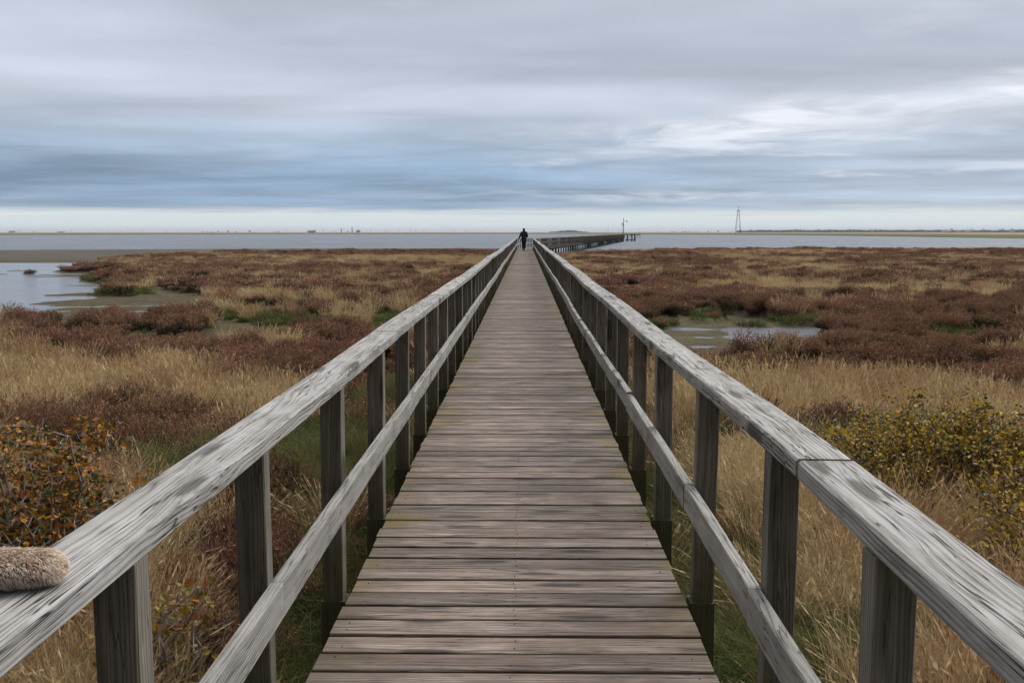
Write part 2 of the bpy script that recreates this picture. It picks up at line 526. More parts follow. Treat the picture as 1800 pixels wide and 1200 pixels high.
# ------------------------------------------------------------------ boardwalk
wob_r = lambda Y: (0.012 * math.sin(Y * 0.31 + 1.0) + 0.006 * math.sin(Y * 0.9 + 0.3)) * min(1, Y / 9) if Y > 0 else 0
wob_z = lambda Y, s: (0.007 * math.sin(Y * 0.42 + s * 2.1) + 0.004 * math.sin(Y * 1.1 + s * 5)) * min(1, max(0, Y) / 6)
DX0, DX1 = -0.722, 0.648
BEND = 90.0
post_Y = [-1.35, -0.25, 0.83]
for yp in ((968 + 987) / 2, 796, 682.5, 620.5, 583, 557.5, 539, 524, 512.5, 502):
    phi = math.atan((yp - 600) / F) + PITCH
    post_Y.append(0.632 / math.tan(phi))
while post_Y[-1] + 1.1 < BEND - 0.2: post_Y.append(post_Y[-1] + 1.1 + random.uniform(-0.04, 0.04))

bw = empty('boardwalk', (0, 0, 0))
tag(bw, 'long straight boardwalk of grey brown planks with wooden railings on both sides, crossing the marsh', 'boardwalk')
# deck planks
mb = MB(); nails = MB()
Y = 3.243 - 0.148 * 34
nail_x = (-0.66, -0.04, 0.59)
while Y < BEND + 0.1:
    gap = random.choice((0.012, 0.015, 0.018, 0.021))
    wdt = 0.148 - gap
    e0, e1 = DX0 + random.uniform(-0.006, 0.006), DX1 + random.uniform(-0.006, 0.006)
    near = Y < 14
    ns = 9 if near else 2
    sk = random.uniform(-0.0022, 0.0022); tilt = random.uniform(-0.0015, 0.0015); lift = random.uniform(-0.003, 0.003)
    pts = [(e0 + (e1 - e0) * k / (ns - 1), Y + wdt / 2 + sk * (k / (ns - 1) - 0.5) * 2, -0.014 + lift + tilt * (k / (ns - 1) - 0.5)) for k in range(ns)]
    mb.board(pts, (0, 1, 0), (0, 0, 1), wdt, 0.028, 0.0035, 0, 0.0007 if near else 0)
    if 2.5 < Y < 6.5:
        for nx in nail_x:
            for q in (0.28, 0.74):
                if random.random() < (0.2 if nx == -0.04 else 0.6): continue
                cx, cy = nx + random.uniform(-0.008, 0.008), Y + wdt * q + random.uniform(-0.004, 0.004)
                r = 0.0022
                nails.add([(cx + r * math.cos(a * math.pi / 4), cy + r * math.sin(a * math.pi / 4), zz) for zz in (-0.004, 0.0035 + lift) for a in range(8)],
                          [tuple(range(8, 16))] + [(a, (a + 1) % 8, 8 + (a + 1) % 8, 8 + a) for a in range(8)])
    Y += 0.148
mb.build('deck', M_DECK, bw)
tag(nails.build('nails', M_IRON, bw), kind='stuff')
# joists and bearers and short piles
mb = MB()
for x in (-0.60, -0.04, 0.52):
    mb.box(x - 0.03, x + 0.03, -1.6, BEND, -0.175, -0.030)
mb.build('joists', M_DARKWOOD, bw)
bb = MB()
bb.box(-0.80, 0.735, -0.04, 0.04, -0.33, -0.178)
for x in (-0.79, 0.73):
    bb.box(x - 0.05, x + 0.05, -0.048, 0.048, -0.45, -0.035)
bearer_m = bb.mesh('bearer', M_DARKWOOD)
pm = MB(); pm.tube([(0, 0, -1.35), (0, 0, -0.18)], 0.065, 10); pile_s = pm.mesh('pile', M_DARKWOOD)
for i_, Yp in enumerate(post_Y):
    o = bpy.data.objects.new('bearer', bearer_m); COL.objects.link(o); o.parent = bw; o.location = (0, Yp, 0)
    if i_ % 2 == 0 and i_ < 60:
        for x in (-0.62, 0.56):
            o = bpy.data.objects.new('pile', pile_s); COL.objects.link(o); o.parent = bw; o.location = (x, Yp + 0.11, 0)

def post_mesh(wd=0.085, dp=0.076, z0=-0.036, z1=0.848):
    m = MB()
    N = 7
    m.board([(random.uniform(-.001, .001), random.uniform(-.001, .001), z0 + (z1 + 0.003 - z0) * k / (N - 1)) for k in range(N)], (1, 0, 0), (0, 1, 0), wd, dp, 0.004, 0, 0.0006)
    return m.mesh('post', M_POST)
post_meshes = [post_mesh(0.083 + 0.001 * k, 0.079 - 0.002 * k) for k in range(5)]
N_INDIV = 51
bow = lambda Y, s: float(np.interp(Y, [0, 1.5, 2.0, 2.6, 3.6, 5.5], [-.014, -.012, -.005, .010, .008, 0])) if s > 0 else 0.0

def railing(side):
    rl_ = empty('railing', (0, 0, 0), 0, bw)
    rl_['label'] = 'railing along the left edge of the planks' if side < 0 else 'railing along the right edge of the planks'
    s = side
    hin = 0.742 if s < 0 else 0.684                 # inner edge of the handrail
    hw = 0.146 if s < 0 else 0.147
    pin = 0.748 if s < 0 else 0.690                 # inner face of the posts
    # handrail boards, butt-jointed
    joints = ([-1.6, 1.02, 5.75, 9.1, 12.6] if s < 0 else [-1.6, 2.50, 5.52, 8.9, 12.2])
    while joints[-1] + 3.5 < BEND: joints.append(joints[-1] + random.choice((3.3, 3.3, 4.4)))
    joints.append(BEND + 0.02)
    h = MB()
    for a, b in zip(joints[:-1], joints[1:]):
        dz_ = random.uniform(-0.004, 0.004); dx_ = random.uniform(-0.004, 0.004)
        n = 24 if a < 9 else (8 if a < 30 else 4)
        gj = 0.0055 if abs(a - 2.5) < .1 or abs(b - 2.5) < .1 else 0.003; a2, b2 = a + gj, b - gj
        pts = [(s * (hin + hw / 2) + dx_ + wob_r(a2 + (b2 - a2) * k / n) * (1 if s > 0 else -0.8) + bow(a2 + (b2 - a2) * k / n, s),
                a2 + (b2 - a2) * k / n, 0.874 + dz_ + wob_z(a2 + (b2 - a2) * k / n, s)) for k in range(n + 1)]
        h.board(pts, (1, 0, 0), (0, 0, 1), hw, 0.052, 0.006, 0, 0.0012 if a < 15 else 0.0005)
    h.build('handrail', M_RAIL, rl_)
    # lower rail: pieces meeting at the posts
    lr = MB()
    stops = post_Y[1:] + [BEND]
    if s < 0: stops = [p for i, p in enumerate(post_Y) if i in (0, 4, 7, 8, 10, 12)] + post_Y[14::3] + [BEND]
    for a, b in zip(stops[:-1], stops[1:]):
        dz_ = random.uniform(-0.007, 0.007); dx_ = random.uniform(-0.003, 0.003)
        n = max(3, int((b - a) * 3)) if a < 30 else 2
        pts = [(s * (pin - 0.0215) + dx_ + wob_r(a) * 0.6, a + 0.002 + (b - a - 0.004) * k / n, 0.398 + dz_ + wob_z(a + (b - a) * k / n, s * 3)) for k in range(n + 1)]
        lr.board(pts, (1, 0, 0), (0, 0, 1), 0.040, 0.106, 0.004, 0, 0.0008)
    lr.build('lower_rail', M_LOW, rl_)
    rest = MB()
    for i, Yp in enumerate(post_Y[1:]):
        if i == 2: Yp += -0.03 * -s
        x = s * (pin + 0.0425 + (0.002 if s > 0 else 0)) + wob_r(Yp) * (1 if s > 0 else -0.8) * 0.5 - s * ({2: 0.006, 3: 0.001} if s > 0 else {2: 0.014, 3: 0.007}).get(i, 0.0)
        if i < N_INDIV - 2:
            o = bpy.data.objects.new('post', post_meshes[(i * 3 + (s > 0)) % 5])
            COL.objects.link(o); o.parent = rl_
            o.location = (x, Yp, wob_z(Yp, s) * 0.5 - 0.001)
            o.rotation_euler = (random.uniform(-.004, .004), s * random.uniform(-.010, .010), random.uniform(-.05, .05))
        else:
            rest.board([(x, Yp, -0.036), (x, Yp, 0.846)], (1, 0, 0), (0, 1, 0), 0.085, 0.076, 0.003)
    tag(rest.build('distant_posts', M_POST, rl_), kind='stuff')
railing(-1)
railing(1)

# ------------------------------------------------------------------ jetty: the part beyond the bend, on tall piles over the water
JX, JY = 0.1406, 0.9901                             # direction of the jetty
jet = empty('jetty', ((DX0 + DX1) / 2, BEND, 0), -math.atan2(JX, JY))
tag(jet, 'dark wooden jetty on tall piles running over the water beyond the boardwalk', 'jetty')
JL = 193.0
mb = MB()
yy_ = 0.0
while yy_ < JL:
    mb.box(-0.70, 0.70, yy_ + 0.16, yy_ + 0.445, -0.03, 0.0)
    yy_ += 0.3
mb.build('deck', M_DECK, jet)
mb = MB()
for x in (-0.62, 0.62):
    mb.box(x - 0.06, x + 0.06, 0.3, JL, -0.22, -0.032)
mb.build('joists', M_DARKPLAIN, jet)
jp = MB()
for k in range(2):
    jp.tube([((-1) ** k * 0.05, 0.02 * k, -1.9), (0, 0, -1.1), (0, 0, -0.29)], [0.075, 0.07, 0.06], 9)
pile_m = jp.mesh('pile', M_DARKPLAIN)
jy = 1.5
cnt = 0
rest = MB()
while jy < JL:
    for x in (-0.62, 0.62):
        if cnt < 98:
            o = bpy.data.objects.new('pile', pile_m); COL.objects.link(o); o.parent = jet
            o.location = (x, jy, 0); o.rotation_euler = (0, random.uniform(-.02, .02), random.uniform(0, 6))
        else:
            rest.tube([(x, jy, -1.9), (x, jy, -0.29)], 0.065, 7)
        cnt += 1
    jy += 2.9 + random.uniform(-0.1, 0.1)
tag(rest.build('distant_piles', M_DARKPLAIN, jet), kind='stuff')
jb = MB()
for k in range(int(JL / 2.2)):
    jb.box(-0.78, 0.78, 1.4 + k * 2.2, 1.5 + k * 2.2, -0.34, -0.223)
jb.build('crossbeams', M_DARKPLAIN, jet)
for s in (-1, 1):
    rl_ = empty('railing', (0, 0, 0), 0, jet)
    h = MB(); n = 60
    h.board([(s * 0.76, (0.0 if s < 0 else 0.25) + (JL) * k / n, 0.874 + 0.012 * math.sin(k * 1.3 + s)) for k in range(n + 1)], (1, 0, 0), (0, 0, 1), 0.14, 0.052, 0.004)
    h.build('handrail', M_RAIL, rl_)
    h = MB()
    h.board([(s * 0.70, (0.05 if s < 0 else 0.25) + (JL - 1) * k / n, 0.398 + 0.01 * math.sin(k * 1.9 + s)) for k in range(n + 1)], (1, 0, 0), (0, 0, 1), 0.04, 0.10, 0.004)
    h.build('lower_rail', M_LOW, rl_)
    jy = 0.45; i = 0; rest = MB()
    while jy < JL:
        if i < 49:
            o = bpy.data.objects.new('post', post_meshes[i % 5]); COL.objects.link(o); o.parent = rl_
            o.location = (s * 0.77, jy, 0.0)
        else:
            rest.board([(s * 0.77, jy, -0.2), (s * 0.77, jy, 0.846)], (1, 0, 0), (0, 1, 0), 0.085, 0.08, 0.003)
        jy += 1.1; i += 1
    tag(rest.build('distant_posts', M_POST, rl_), kind='stuff')
# broken landing stage at the head of the jetty
st = empty('landing_stage', ((DX0 + DX1) / 2 + JX * (JL + 0.3), BEND + JY * (JL + 0.3), 0), 0)
tag(st, 'small skeletal timber landing stage with braced piles at the far right end of the jetty', 'landing stage')
def beam(p, q, r, name, par=st):
    m = MB(); m.tube([p, q], r, 6); return m.build(name, M_DARKPLAIN, par)
beam((0.3, 0, 0.72), (5.0, 0, 0.78), 0.13, 'top_beam')
beam((0.3, 1.6, 0.72), (4.2, 1.6, 0.76), 0.12, 'top_beam')
beam((0.9, 0, -0.75), (3.9, 0, -0.75), 0.14, 'lower_beam')
for x in (1.6, 2.9, 3.7):
    beam((x, 0, -1.6), (x, 0, 0.7), 0.12, 'pile')
    beam((x, 1.6, -1.6), (x, 1.6, 0.7), 0.11, 'pile')
beam((5.1, 0.2, -0.5), (5.1, 0.2, 1.3), 0.06, 'mooring_post')
beam((1.7, 0, -0.1), (2.8, 0, 0.7), 0.07, 'brace')
beam((3.8, 0, -0.3), (4.7, 0, 0.7), 0.07, 'brace')

M_STEEL = plain('steel', (0.10, 0.11, 0.12), 0.5, 0.5, 0.6)
M_WHITE = plain('white_paint', (0.75, 0.75, 0.74), 0.5)
bx, by = (DX0 + DX1) / 2 + JX * JL, BEND + JY * JL
ms = empty('signal_mast', (bx + 0.35, by - 1.0, 0)); tag(ms, 'taller dark mast with a side arm and small instruments at the end of the jetty', 'mast')
m = MB(); m.tube([(0, 0, -0.05), (0, 0, 5.0)], [0.11, 0.07], 8); m.build('pole', M_STEEL, ms)
m = MB(); m.tube([(0, 0, 4.5), (0.85, 0, 4.45)], 0.03, 6); m.build('side_arm', M_STEEL, ms)
m = MB(); m.box(0.78, 1.0, -0.12, 0.12, 4.15, 4.6); m.build('lamp_box', M_STEEL, ms)
m = MB(); m.box(-0.14, 0.14, -0.1, 0.1, 3.05, 3.45); m.box(-0.16, 0.10, -0.16, 0.16, 3.75, 3.95); m.build('instrument_box', M_STEEL, ms)
m = MB(); m.tube([(0, 0, 4.98), (0, 0, 5.1), (0, 0, 5.3)], [0.05, 0.13, 0.02], 8); m.build('lamp', M_STEEL, ms)
ms = empty('light_pole', (bx - 0.35, by - 4.0, 0)); tag(ms, 'shorter thin pale pole with a lamp on top beside the tall mast', 'pole')
m = MB(); m.tube([(0, 0, -0.05), (0, 0, 3.5)], [0.06, 0.045], 8); m.build('pole', M_WHITE, ms)
m = MB(); m.tube([(-0.1, 0, 3.9), (0.0, 0, 3.75), (0.14, 0, 3.4)], [0.10, 0.13, 0.10], 8); m.build('lamp', M_STEEL, ms)
ms = empty('cabinet', (bx + 0.1, by - 2.2, 0)); tag(ms, 'small white cabinet at the foot of the masts on the jetty', 'cabinet')
m = MB(); m.box(-0.22, 0.22, -0.18, 0.18, 0.08, 1.25, bev=0.01); m.build('body', M_WHITE, ms)
m = MB(); m.box(-0.19, 0.19, -0.19, -0.183, 0.14, 1.18); m.build('door', M_WHITE, ms)
m = MB(); m.box(-0.26, 0.26, -0.22, 0.22, 1.252, 1.29); m.build('roof', M_STEEL, ms)
for sx in (-1, 1):
    m = MB(); m.box(sx * 0.18 - 0.02, sx * 0.18 + 0.02, -0.02, 0.02, 0.0, 0.079); m.build('leg', M_STEEL, ms)

# ------------------------------------------------------------------ zones of the marsh, in the photograph's pixels on the ground
# kinds: H heather, S straw grass, G green grass, N nothing (mud)
ZONES = [
    # cx, cy, rx, ry, kind, strength          (the strongest wins)
    (330, 460, 230, 9, 'S', 1.05), (620, 456, 300, 9, 'S', 1.1), (560, 478, 250, 6, 'S', 1.05), (250, 485, 60, 16, 'S', 1.2), (430, 503, 90, 5, 'S', 1.3),
    (560, 515, 420, 22, 'H', 1.15), (330, 500, 150, 26, 'H', 1.1), (720, 485, 160, 30, 'H', 1.0), (480, 545, 130, 14, 'H', .9),
    (95, 500, 95, 70, 'N', 1.9), (-80, 510, 140, 60, 'N', 2.0), (60, 460, 90, 14, 'N', 1.9), (230, 526, 150, 20, 'N', 1.8), (430, 548, 120, 10, 'N', 1.7), (330, 572, 310, 40, 'N', 1.6), (540, 580, 150, 26, 'N', 1.5),
    (185, 484, 36, 8, 'G', 2.0), (215, 508, 40, 6, 'G', 2.0), (150, 467, 40, 3, 'H', 2.1), (205, 480, 40, 8, 'H', 1.95),
    (40, 556, 55, 17, 'H', 2.4), (318, 552, 60, 19, 'H', 2.4), (205, 552, 26, 8, 'H', 2.4), (572, 574, 70, 17, 'H', 2.4), (150, 556, 36, 5, 'H', 2.2),
    (560, 548, 200, 6, 'G', 2.1), (60, 592, 90, 9, 'G', 2.1), (240, 566, 60, 6, 'G', 2.0), (380, 540, 50, 5, 'G', 2.0), (660, 562, 90, 12, 'G', 2.1), (560, 600, 60, 6, 'G', 1.9), (480, 560, 30, 3, 'G', 2.1),
    (220, 600, 190, 24, 'H', 2.5), (450, 625, 170, 34, 'H', 2.4), (620, 625, 120, 44, 'H', 2.4),
    (110, 640, 330, 38, 'S', 2.6), (330, 655, 150, 26, 'S', 2.6), (20, 690, 120, 50, 'S', 2.6), (440, 690, 110, 18, 'S', 2.7),
    (450, 640, 90, 14, 'H', 2.8),
    (265, 725, 165, 60, 'H', 3.0), (20, 745, 70, 40, 'H', 2.8), (430, 725, 130, 30, 'H', 2.6), (120, 770, 160, 50, 'H', 2.7),
    (380, 790, 60, 30, 'S', 2.75),
    (560, 850, 190, 90, 'G', 3.3), (380, 830, 120, 45, 'G', 3.1), (700, 690, 60, 60, 'G', 2.5),
    (630, 720, 60, 50, 'H', 2.8), (640, 940, 60, 60, 'H', 3.4),
    (400, 985, 130, 70, 'H', 3.6), (420, 1120, 130, 90, 'H', 3.5), (560, 960, 60, 60, 'H', 3.5),
    (470, 860, 90, 50, 'H', 3.35), (330, 900, 70, 40, 'G', 3.3), (520, 1040, 90, 60, 'H', 3.5), (1180, 800, 60, 40, 'H', 3.2), (1275, 960, 60, 60, 'H', 3.75), (1360, 1010, 60, 40, 'G', 3.6),
    (60, 1160, 130, 180, 'S', 3.7), (240, 1120, 50, 60, 'S', 3.4), (560, 1190, 90, 110, 'G', 3.6),
    # right side
    (1330, 492, 130, 9, 'S', 1.5), (1580, 500, 220, 10, 'S', 1.4), (1120, 480, 60, 8, 'S', 1.2), (1700, 458, 160, 6, 'S', 1.2), (1380, 455, 120, 4, 'S', 1.2), (1180, 500, 70, 5, 'S', 1.3),
    (1250, 478, 260, 9, 'H', 1.0), (1300, 525, 340, 26, 'H', 1.7), (1120, 520, 120, 40, 'H', 1.5), (1650, 535, 260, 24, 'H', 1.7),
    (1250, 592, 200, 40, 'N', 2.2), (1440, 572, 110, 8, 'N', 2.0), (1210, 625, 90, 22, 'N', 2.6),
    (1235, 553, 36, 5, 'G', 2.4), (1430, 560, 120, 4, 'G', 2.2), (1155, 560, 24, 6, 'G', 2.4), (1690, 590, 90, 6, 'G', 2.6), 
    (1670, 570, 230, 36, 'H', 2.5), (1590, 610, 170, 24, 'H', 2.7), (1660, 635, 240, 24, 'H', 2.7), (1430, 628, 60, 8, 'H', 2.7),
    (1440, 672, 360, 32, 'S', 3.1), (1700, 690, 180, 30, 'S', 3.1), (1130, 720, 110, 60, 'S', 2.4), (1240, 660, 110, 26, 'S', 3.0),
    (1400, 725, 110, 28, 'H', 3.4), (1130, 750, 50, 50, 'H', 2.9), (1300, 720, 40, 20, 'H', 3.3), (1250, 740, 90, 16, 'H', 3.2),
    (1310, 830, 90, 70, 'S', 3.2), (1440, 900, 120, 110, 'S', 3.4), (1720, 1020, 260, 130, 'S', 3.6), (1450, 1040, 130, 90, 'S', 3.4),
    (1265, 890, 50, 60, 'H', 3.6), (1180, 860, 50, 40, 'H', 3.3), (1250, 1060, 90, 100, 'G', 3.7), (1380, 1170, 180, 70, 'G', 3.8), (1090, 760, 50, 60, 'G', 2.6), (1560, 1180, 130, 50, 'G', 3.8),
    (1590, 800, 160, 60, 'G', 3.3),
]
KN = 'HSGN'

def zone_weights(X, Y, plane):
    n1 = VN[0].fbm(X * 0.55, Y * 0.55, 3) - 0.5
    n2 = VN[1].fbm(X * 0.55, Y * 0.55, 3) - 0.5
    Dn = np.maximum(Y, 2)
    farf = sstep(25, 60, Y)
    PP = []
    for k, top in zip(KN, (-0.52, -0.42, -0.74, -0.87)):     # height at which each kind of cover is seen
        zt = top + (0.10 if k in 'HS' else 0.0) * (1 - sstep(6, 14, Y)) - (0.16 if k == 'S' else 0.06) * farf * (k in 'HS')
        px, py = project(X, Y, zt + 0 * X)
        PP.append((px + n1 * np.minimum(1750 / Dn * 0.9, 110), py + n2 * np.minimum(1750 / Dn * 0.4 * np.minimum(2.0 / Dn * 6, 1.0), 50)))
    far = VN[2].fbm(X * 0.16, Y * 0.07 + 3, 4)
    W = np.zeros((4,) + X.shape)
    W[0] = 0.80 + (far - 0.5) * 1.5
    W[1] = 0.60 - (far - 0.5) * 1.8
    W[2] = 0.22
    for cx, cy, rx, ry, k, s in ZONES:
        i = KN.index(k)
        px, py = PP[i]
        q = sstep(1.45, 0.75, ((px - cx) / rx) ** 2 + ((py - cy) / ry) ** 2) * s
        W[i] = np.maximum(W[i], q)
    return W, *project(X, Y, np.full_like(X, -0.87))

def shore(X, Y):
    """>0 on land, metres from the sea edge of the vegetation"""
    px, _ = project(X, np.maximum(Y, 5.0), np.full_like(X, -0.9))
    edge = np.interp(px, [-600, 0, 90, 130, 200, 260, 330, 480, 850, 905, 960, 990, 1040, 1150, 1350, 1800, 2400],
                     [60, 62, 66, 71, 84, 95, 103, 112, 116, 112, 101, 100, 112, 122, 128, 130, 132])
    return edge - Y + (VN[3].fbm(X * 0.12, Y * 0.12, 3) - 0.5) * 7

def inpool(X, Y, plane=-0.92):
    px, py = project(X, Y, np.full_like(X, plane))
    n = VN[4].fbm(X * 0.5, Y * 0.5, 4) - 0.5
    n2 = VN[5].fbm(X * 0.12 + 4, Y * 1.0, 4) - 0.5
    p = np.zeros_like(X)
    for cx, cy, rx, ry in ((30, 505, 170, 34), (-60, 530, 190, 34), (90, 474, 70, 7), (-200, 500, 300, 60),
                           (1362, 584, 92, 17), (1390, 577, 60, 10), (1235, 608, 40, 3), (1530, 575, 30, 3)):
        p = np.maximum(p, 1.25 - ((px - cx) / rx) ** 2 - ((py - cy) / ry) ** 2)
    return p + n * 1.2 + n2 * 2.1 * (X < 0) + n2 * 1.3 * (X >= 0)

def terrain_z(X, Y):
    W, px, py = zone_weights(X, Y, -0.87)
    veg = np.maximum(np.maximum(W[0], W[1]), W[2])
    mudf = sstep(-0.15, 0.15, W[3] - veg)
    mound = VN[1].fbm(X * 0.7, Y * 0.45, 3)
    z = -0.86 + 0.05 * (VN[0].fbm(X * 1.7, Y * 1.7, 3) - 0.5) + 0.14 * sstep(0.45, 0.75, mound) * sstep(2, 8, Y) * (W[0] > W[1])
    z = z * (1 - mudf) + (-0.915 + 0.035 * (VN[2].fbm(X * 1.3, Y * 0.9, 4) - 0.5)) * mudf
    pl = sstep(0.35, 0.62, inpool(X, Y))
    z = z - 0.045 * pl * mudf
    sh = shore(X, Y)
    # mud beach on the left beyond the vegetation, then under water
    mx = np.interp(px, [-1500, 0, 600, 880, 960, 1100, 3000], [142, 142, 158, 160, 130, 116, 116])
    sea = sstep(-3, 5, -sh)
    beach = -0.97 - 0.125 * np.clip((Y - 62) / np.maximum(mx - 62, 1), 0, 1) + 0.018 * (VN[4].fbm(X * 0.06, Y * 0.35, 4) - 0.5)
    ch = np.exp(-((Y - (86 + np.clip((X + 45), -20, 60) * 0.45)) / 1.6) ** 2) * 0.09 * sstep(-14, -30, X)
    beach = beach - ch
    beach = np.where(Y > mx, -1.10 - np.clip((Y - mx) * 0.02, 0, 0.6), beach)
    zr = -0.95 - np.clip(-sh * 0.06, 0, 0.8)
    beach = np.where(X > 3, np.minimum(zr, -0.95), beach)
    z = z * (1 - sea) + beach * sea
    # low under the boardwalk
    z = z - 0.05 * np.exp(-((X + 0.04) / 0.7) ** 2) * (Y < 95)
    return z, W, mudf * (1 - sea), sea

def sinh_axis(lo, hi, a, dt):
    t0, t1 = math.asinh(lo / a), math.asinh(hi / a)
    n = int((t1 - t0) / dt) + 1
    return a * np.sinh(np.linspace(t0, t1, n))
ax = sinh_axis(-420, 520, 3.2, 0.0155)
ay = sinh_axis(-40, 215, 4.0, 0.0115)
GX, GY = np.meshgrid(ax, ay)
GZ, GW, GM, GS = terrain_z(GX, GY)
nx, ny = len(ax), len(ay)
V = np.stack([GX.ravel(), GY.ravel(), GZ.ravel()], 1)
idx = np.arange(nx * ny).reshape(ny, nx)
Q = np.stack([idx[:-1, :-1].ravel(), idx[:-1, 1:].ravel(), idx[1:, 1:].ravel(), idx[1:, :-1].ravel()], 1)

m, t, b = new_mat('marsh_ground')
g = t.n.new('ShaderNodeNewGeometry')
P = g.outputs['Position']
n1 = t.noise(P, 1.3, 6, 0.65)
n2 = t.noise(P, 14.0, 5, 0.7)
n4 = t.noise(t.vmath('MULTIPLY', P, (0.25, 1.0, 1.0)), 0.6, 5, 0.65)
mud = t.mix(t.ss(n1, 0.35, 0.7), (0.050, 0.037, 0.019), (0.115, 0.078, 0.038))
mud = t.mix(t.math('MULTIPLY', t.ss(n4, 0.46, 0.62), 0.7), mud, (0.070, 0.078, 0.020))
mud = t.mix(t.ss(n2, 0.45, 0.7), mud, (0.032, 0.025, 0.015))
n7 = t.noise(t.vmath('MULTIPLY', P, (1.0, 2.4, 1.0)), 3.2, 6, 0.72)
mud = t.mix(t.ss(n7, 0.52, 0.62), mud, (0.030, 0.030, 0.013))
mud = t.mix(t.math('MULTIPLY', t.ss(n7, 0.42, 0.32), 0.8), mud, (0.16, 0.105, 0.055))
soil = t.mix(n2, (0.020, 0.018, 0.010), (0.055, 0.045, 0.025))
soil = t.mix(t.attr('straw', 'Fac'), soil, (0.10, 0.08, 0.042))
soil = t.mix(t.attr('green', 'Fac'), soil, t.mix(n2, (0.03, 0.05, 0.012), (0.07, 0.10, 0.02)))
beachc = t.mix(t.ss(n4, 0.4, 0.65), (0.060, 0.054, 0.042), (0.10, 0.090, 0.072))
c = t.mix(t.attr('mud', 'Fac'), soil, mud)
c = t.mix(t.attr('beach', 'Fac'), c, beachc)
t.put(b.inputs['Base Color'], c)
wet = t.math('MAXIMUM', t.attr('mud', 'Fac'), t.attr('beach', 'Fac'))
t.put(b.inputs['Roughness'], t.lin(wet, 0, 1, 0.95, 0.85))
b.inputs['Specular IOR Level'].default_value = 0.12
bp = t.n.new('ShaderNodeBump')
bp.inputs['Strength'].default_value = 0.8
bp.inputs['Distance'].default_value = 0.02
t.put(bp.inputs['Height'], t.math('ADD', n2, n1))
t.put(b.inputs['Normal'], bp.outputs[0])
M_GROUND = m
st_w = (GW[1] > np.maximum(GW[0], GW[2])).astype(float) * (1 - GM)
gr_w = sstep(-0.2, 0.3, GW[2] - np.maximum(GW[0], GW[1]))
# green fringe where mud meets vegetation
gr_w = np.maximum(gr_w, 0.0)
me = np_mesh('ground', V, Q, M_GROUND, {'mud': np.maximum(GM, GS).ravel(), 'beach': (GS * sstep(78, 98, GY)).ravel(), 'shoremud': 0 * GS.ravel(), 'straw': st_w.ravel() * 0.7, 'green': gr_w.ravel()}, True)
o = bpy.data.objects.new('ground', me); COL.objects.link(o); tag(o, kind='structure')

# ------------------------------------------------------------------ water
def water_mat(name, base, wave, dist, rough, spec, stretch=(1, 1, 1), strength=1.0):
    m, t, b = new_mat(name)
    g = t.n.new('ShaderNodeNewGeometry')
    P = t.vmath('MULTIPLY', g.outputs['Position'], stretch)
    h = t.noise(P, wave, 5, 0.6, 0.4)
    big = t.noise(t.vmath('MULTIPLY', g.outputs['Position'], (0.012, 0.03, 1.0)), 1.0, 4, 0.6)
    ty = t.mix(t.ss(big, 0.35, 0.65), base, tuple(c * 1.18 for c in base))
    t.put(b.inputs['Base Color'], ty)
    rip = t.noise(t.vmath('MULTIPLY', g.outputs['Position'], (0.05, 0.16, 1.0)), 1.0, 6, 0.65)
    t.put(b.inputs['Roughness'], t.lin(rip, 0.3, 0.7, rough * 0.5, rough * 1.5))
    b.inputs['Specular IOR Level'].default_value = spec
    b.inputs['IOR'].default_value = 1.33
    bp = t.n.new('ShaderNodeBump')
    bp.inputs['Strength'].default_value = strength
    t.put(bp.inputs['Distance'], t.lin(rip, 0.3, 0.7, dist * 0.5, dist * 1.6))
    t.put(bp.inputs['Height'], h)
    t.put(b.inputs['Normal'], bp.outputs[0])
    return m
M_SEA = water_mat('sea_water', (0.066, 0.084, 0.112), 0.9, 0.6, 0.30, 0.36, (0.5, 1.0, 1.0))
M_POOL = water_mat('pool_water', (0.11, 0.12, 0.14), 4.0, 0.03, 0.14, 0.5, (0.6, 1.6, 1.0))
def sheet(name, x0, x1, y0, y1, z, mat, n=2):
    xs = np.linspace(x0, x1, n); ys = np.linspace(y0, y1, n)
    a, b_ = np.meshgrid(xs, ys)
    i = np.arange(n * n).reshape(n, n)
    me = np_mesh(name, np.stack([a.ravel(), b_.ravel(), np.full(n * n, z)], 1), np.stack([i[:-1, :-1].ravel(), i[:-1, 1:].ravel(), i[1:, 1:].ravel(), i[1:, :-1].ravel()], 1), mat)
    o = bpy.data.objects.new(name, me); COL.objects.link(o); tag(o, kind='structure')
    return o
sheet('sea', -9000, 9000, -3000, 12000, -1.10, M_SEA, 30)
sheet('pool', -60, -8, 20, 78, -0.938, M_POOL, 6)
sheet('pool', 1.5, 14, 13, 33, -0.938, M_POOL, 6)

# ------------------------------------------------------------------ far bank: flat land across the water
fbx = np.array([-1500, -400, 0, 300, 600, 900, 1100, 1350, 1450, 1575, 1700, 1800, 2100, 2600])
fby = np.array([414, 414, 413.6, 412.6, 412, 411.6, 412.3, 413.4, 414.4, 416.2, 418.2, 420.0, 425.5, 434])
cols = np.linspace(-1500, 2600, 500)
ys_ = np.interp(cols, fbx, fby)
rows = [0, 0.02, 0.05, 0.1, 0.2, 0.35, 0.6, 1.0, 1.6, 2.6, 4.5, 8, 14]
Vs = []; At = []
for j, r_ in enumerate(rows):
    for c_, y_ in zip(cols, ys_):
        xw, yw = ground(c_, y_, -1.12)
        k = 1 + r_
        hgt = -1.12 + 1.05 * (1 - math.exp(-r_ * 9)) + 0.25 * (VN[2].fbm(xw * 0.01, yw * k * 0.01, 3) - 0.5) * min(1, r_ * 5)
        if j == 0: hgt = -1.25
        Vs.append((xw * k, yw * k, hgt)); At.append(r_)
Vs = np.array(Vs); ncol = len(cols); nr = len(rows)
i = np.arange(ncol * nr).reshape(nr, ncol)
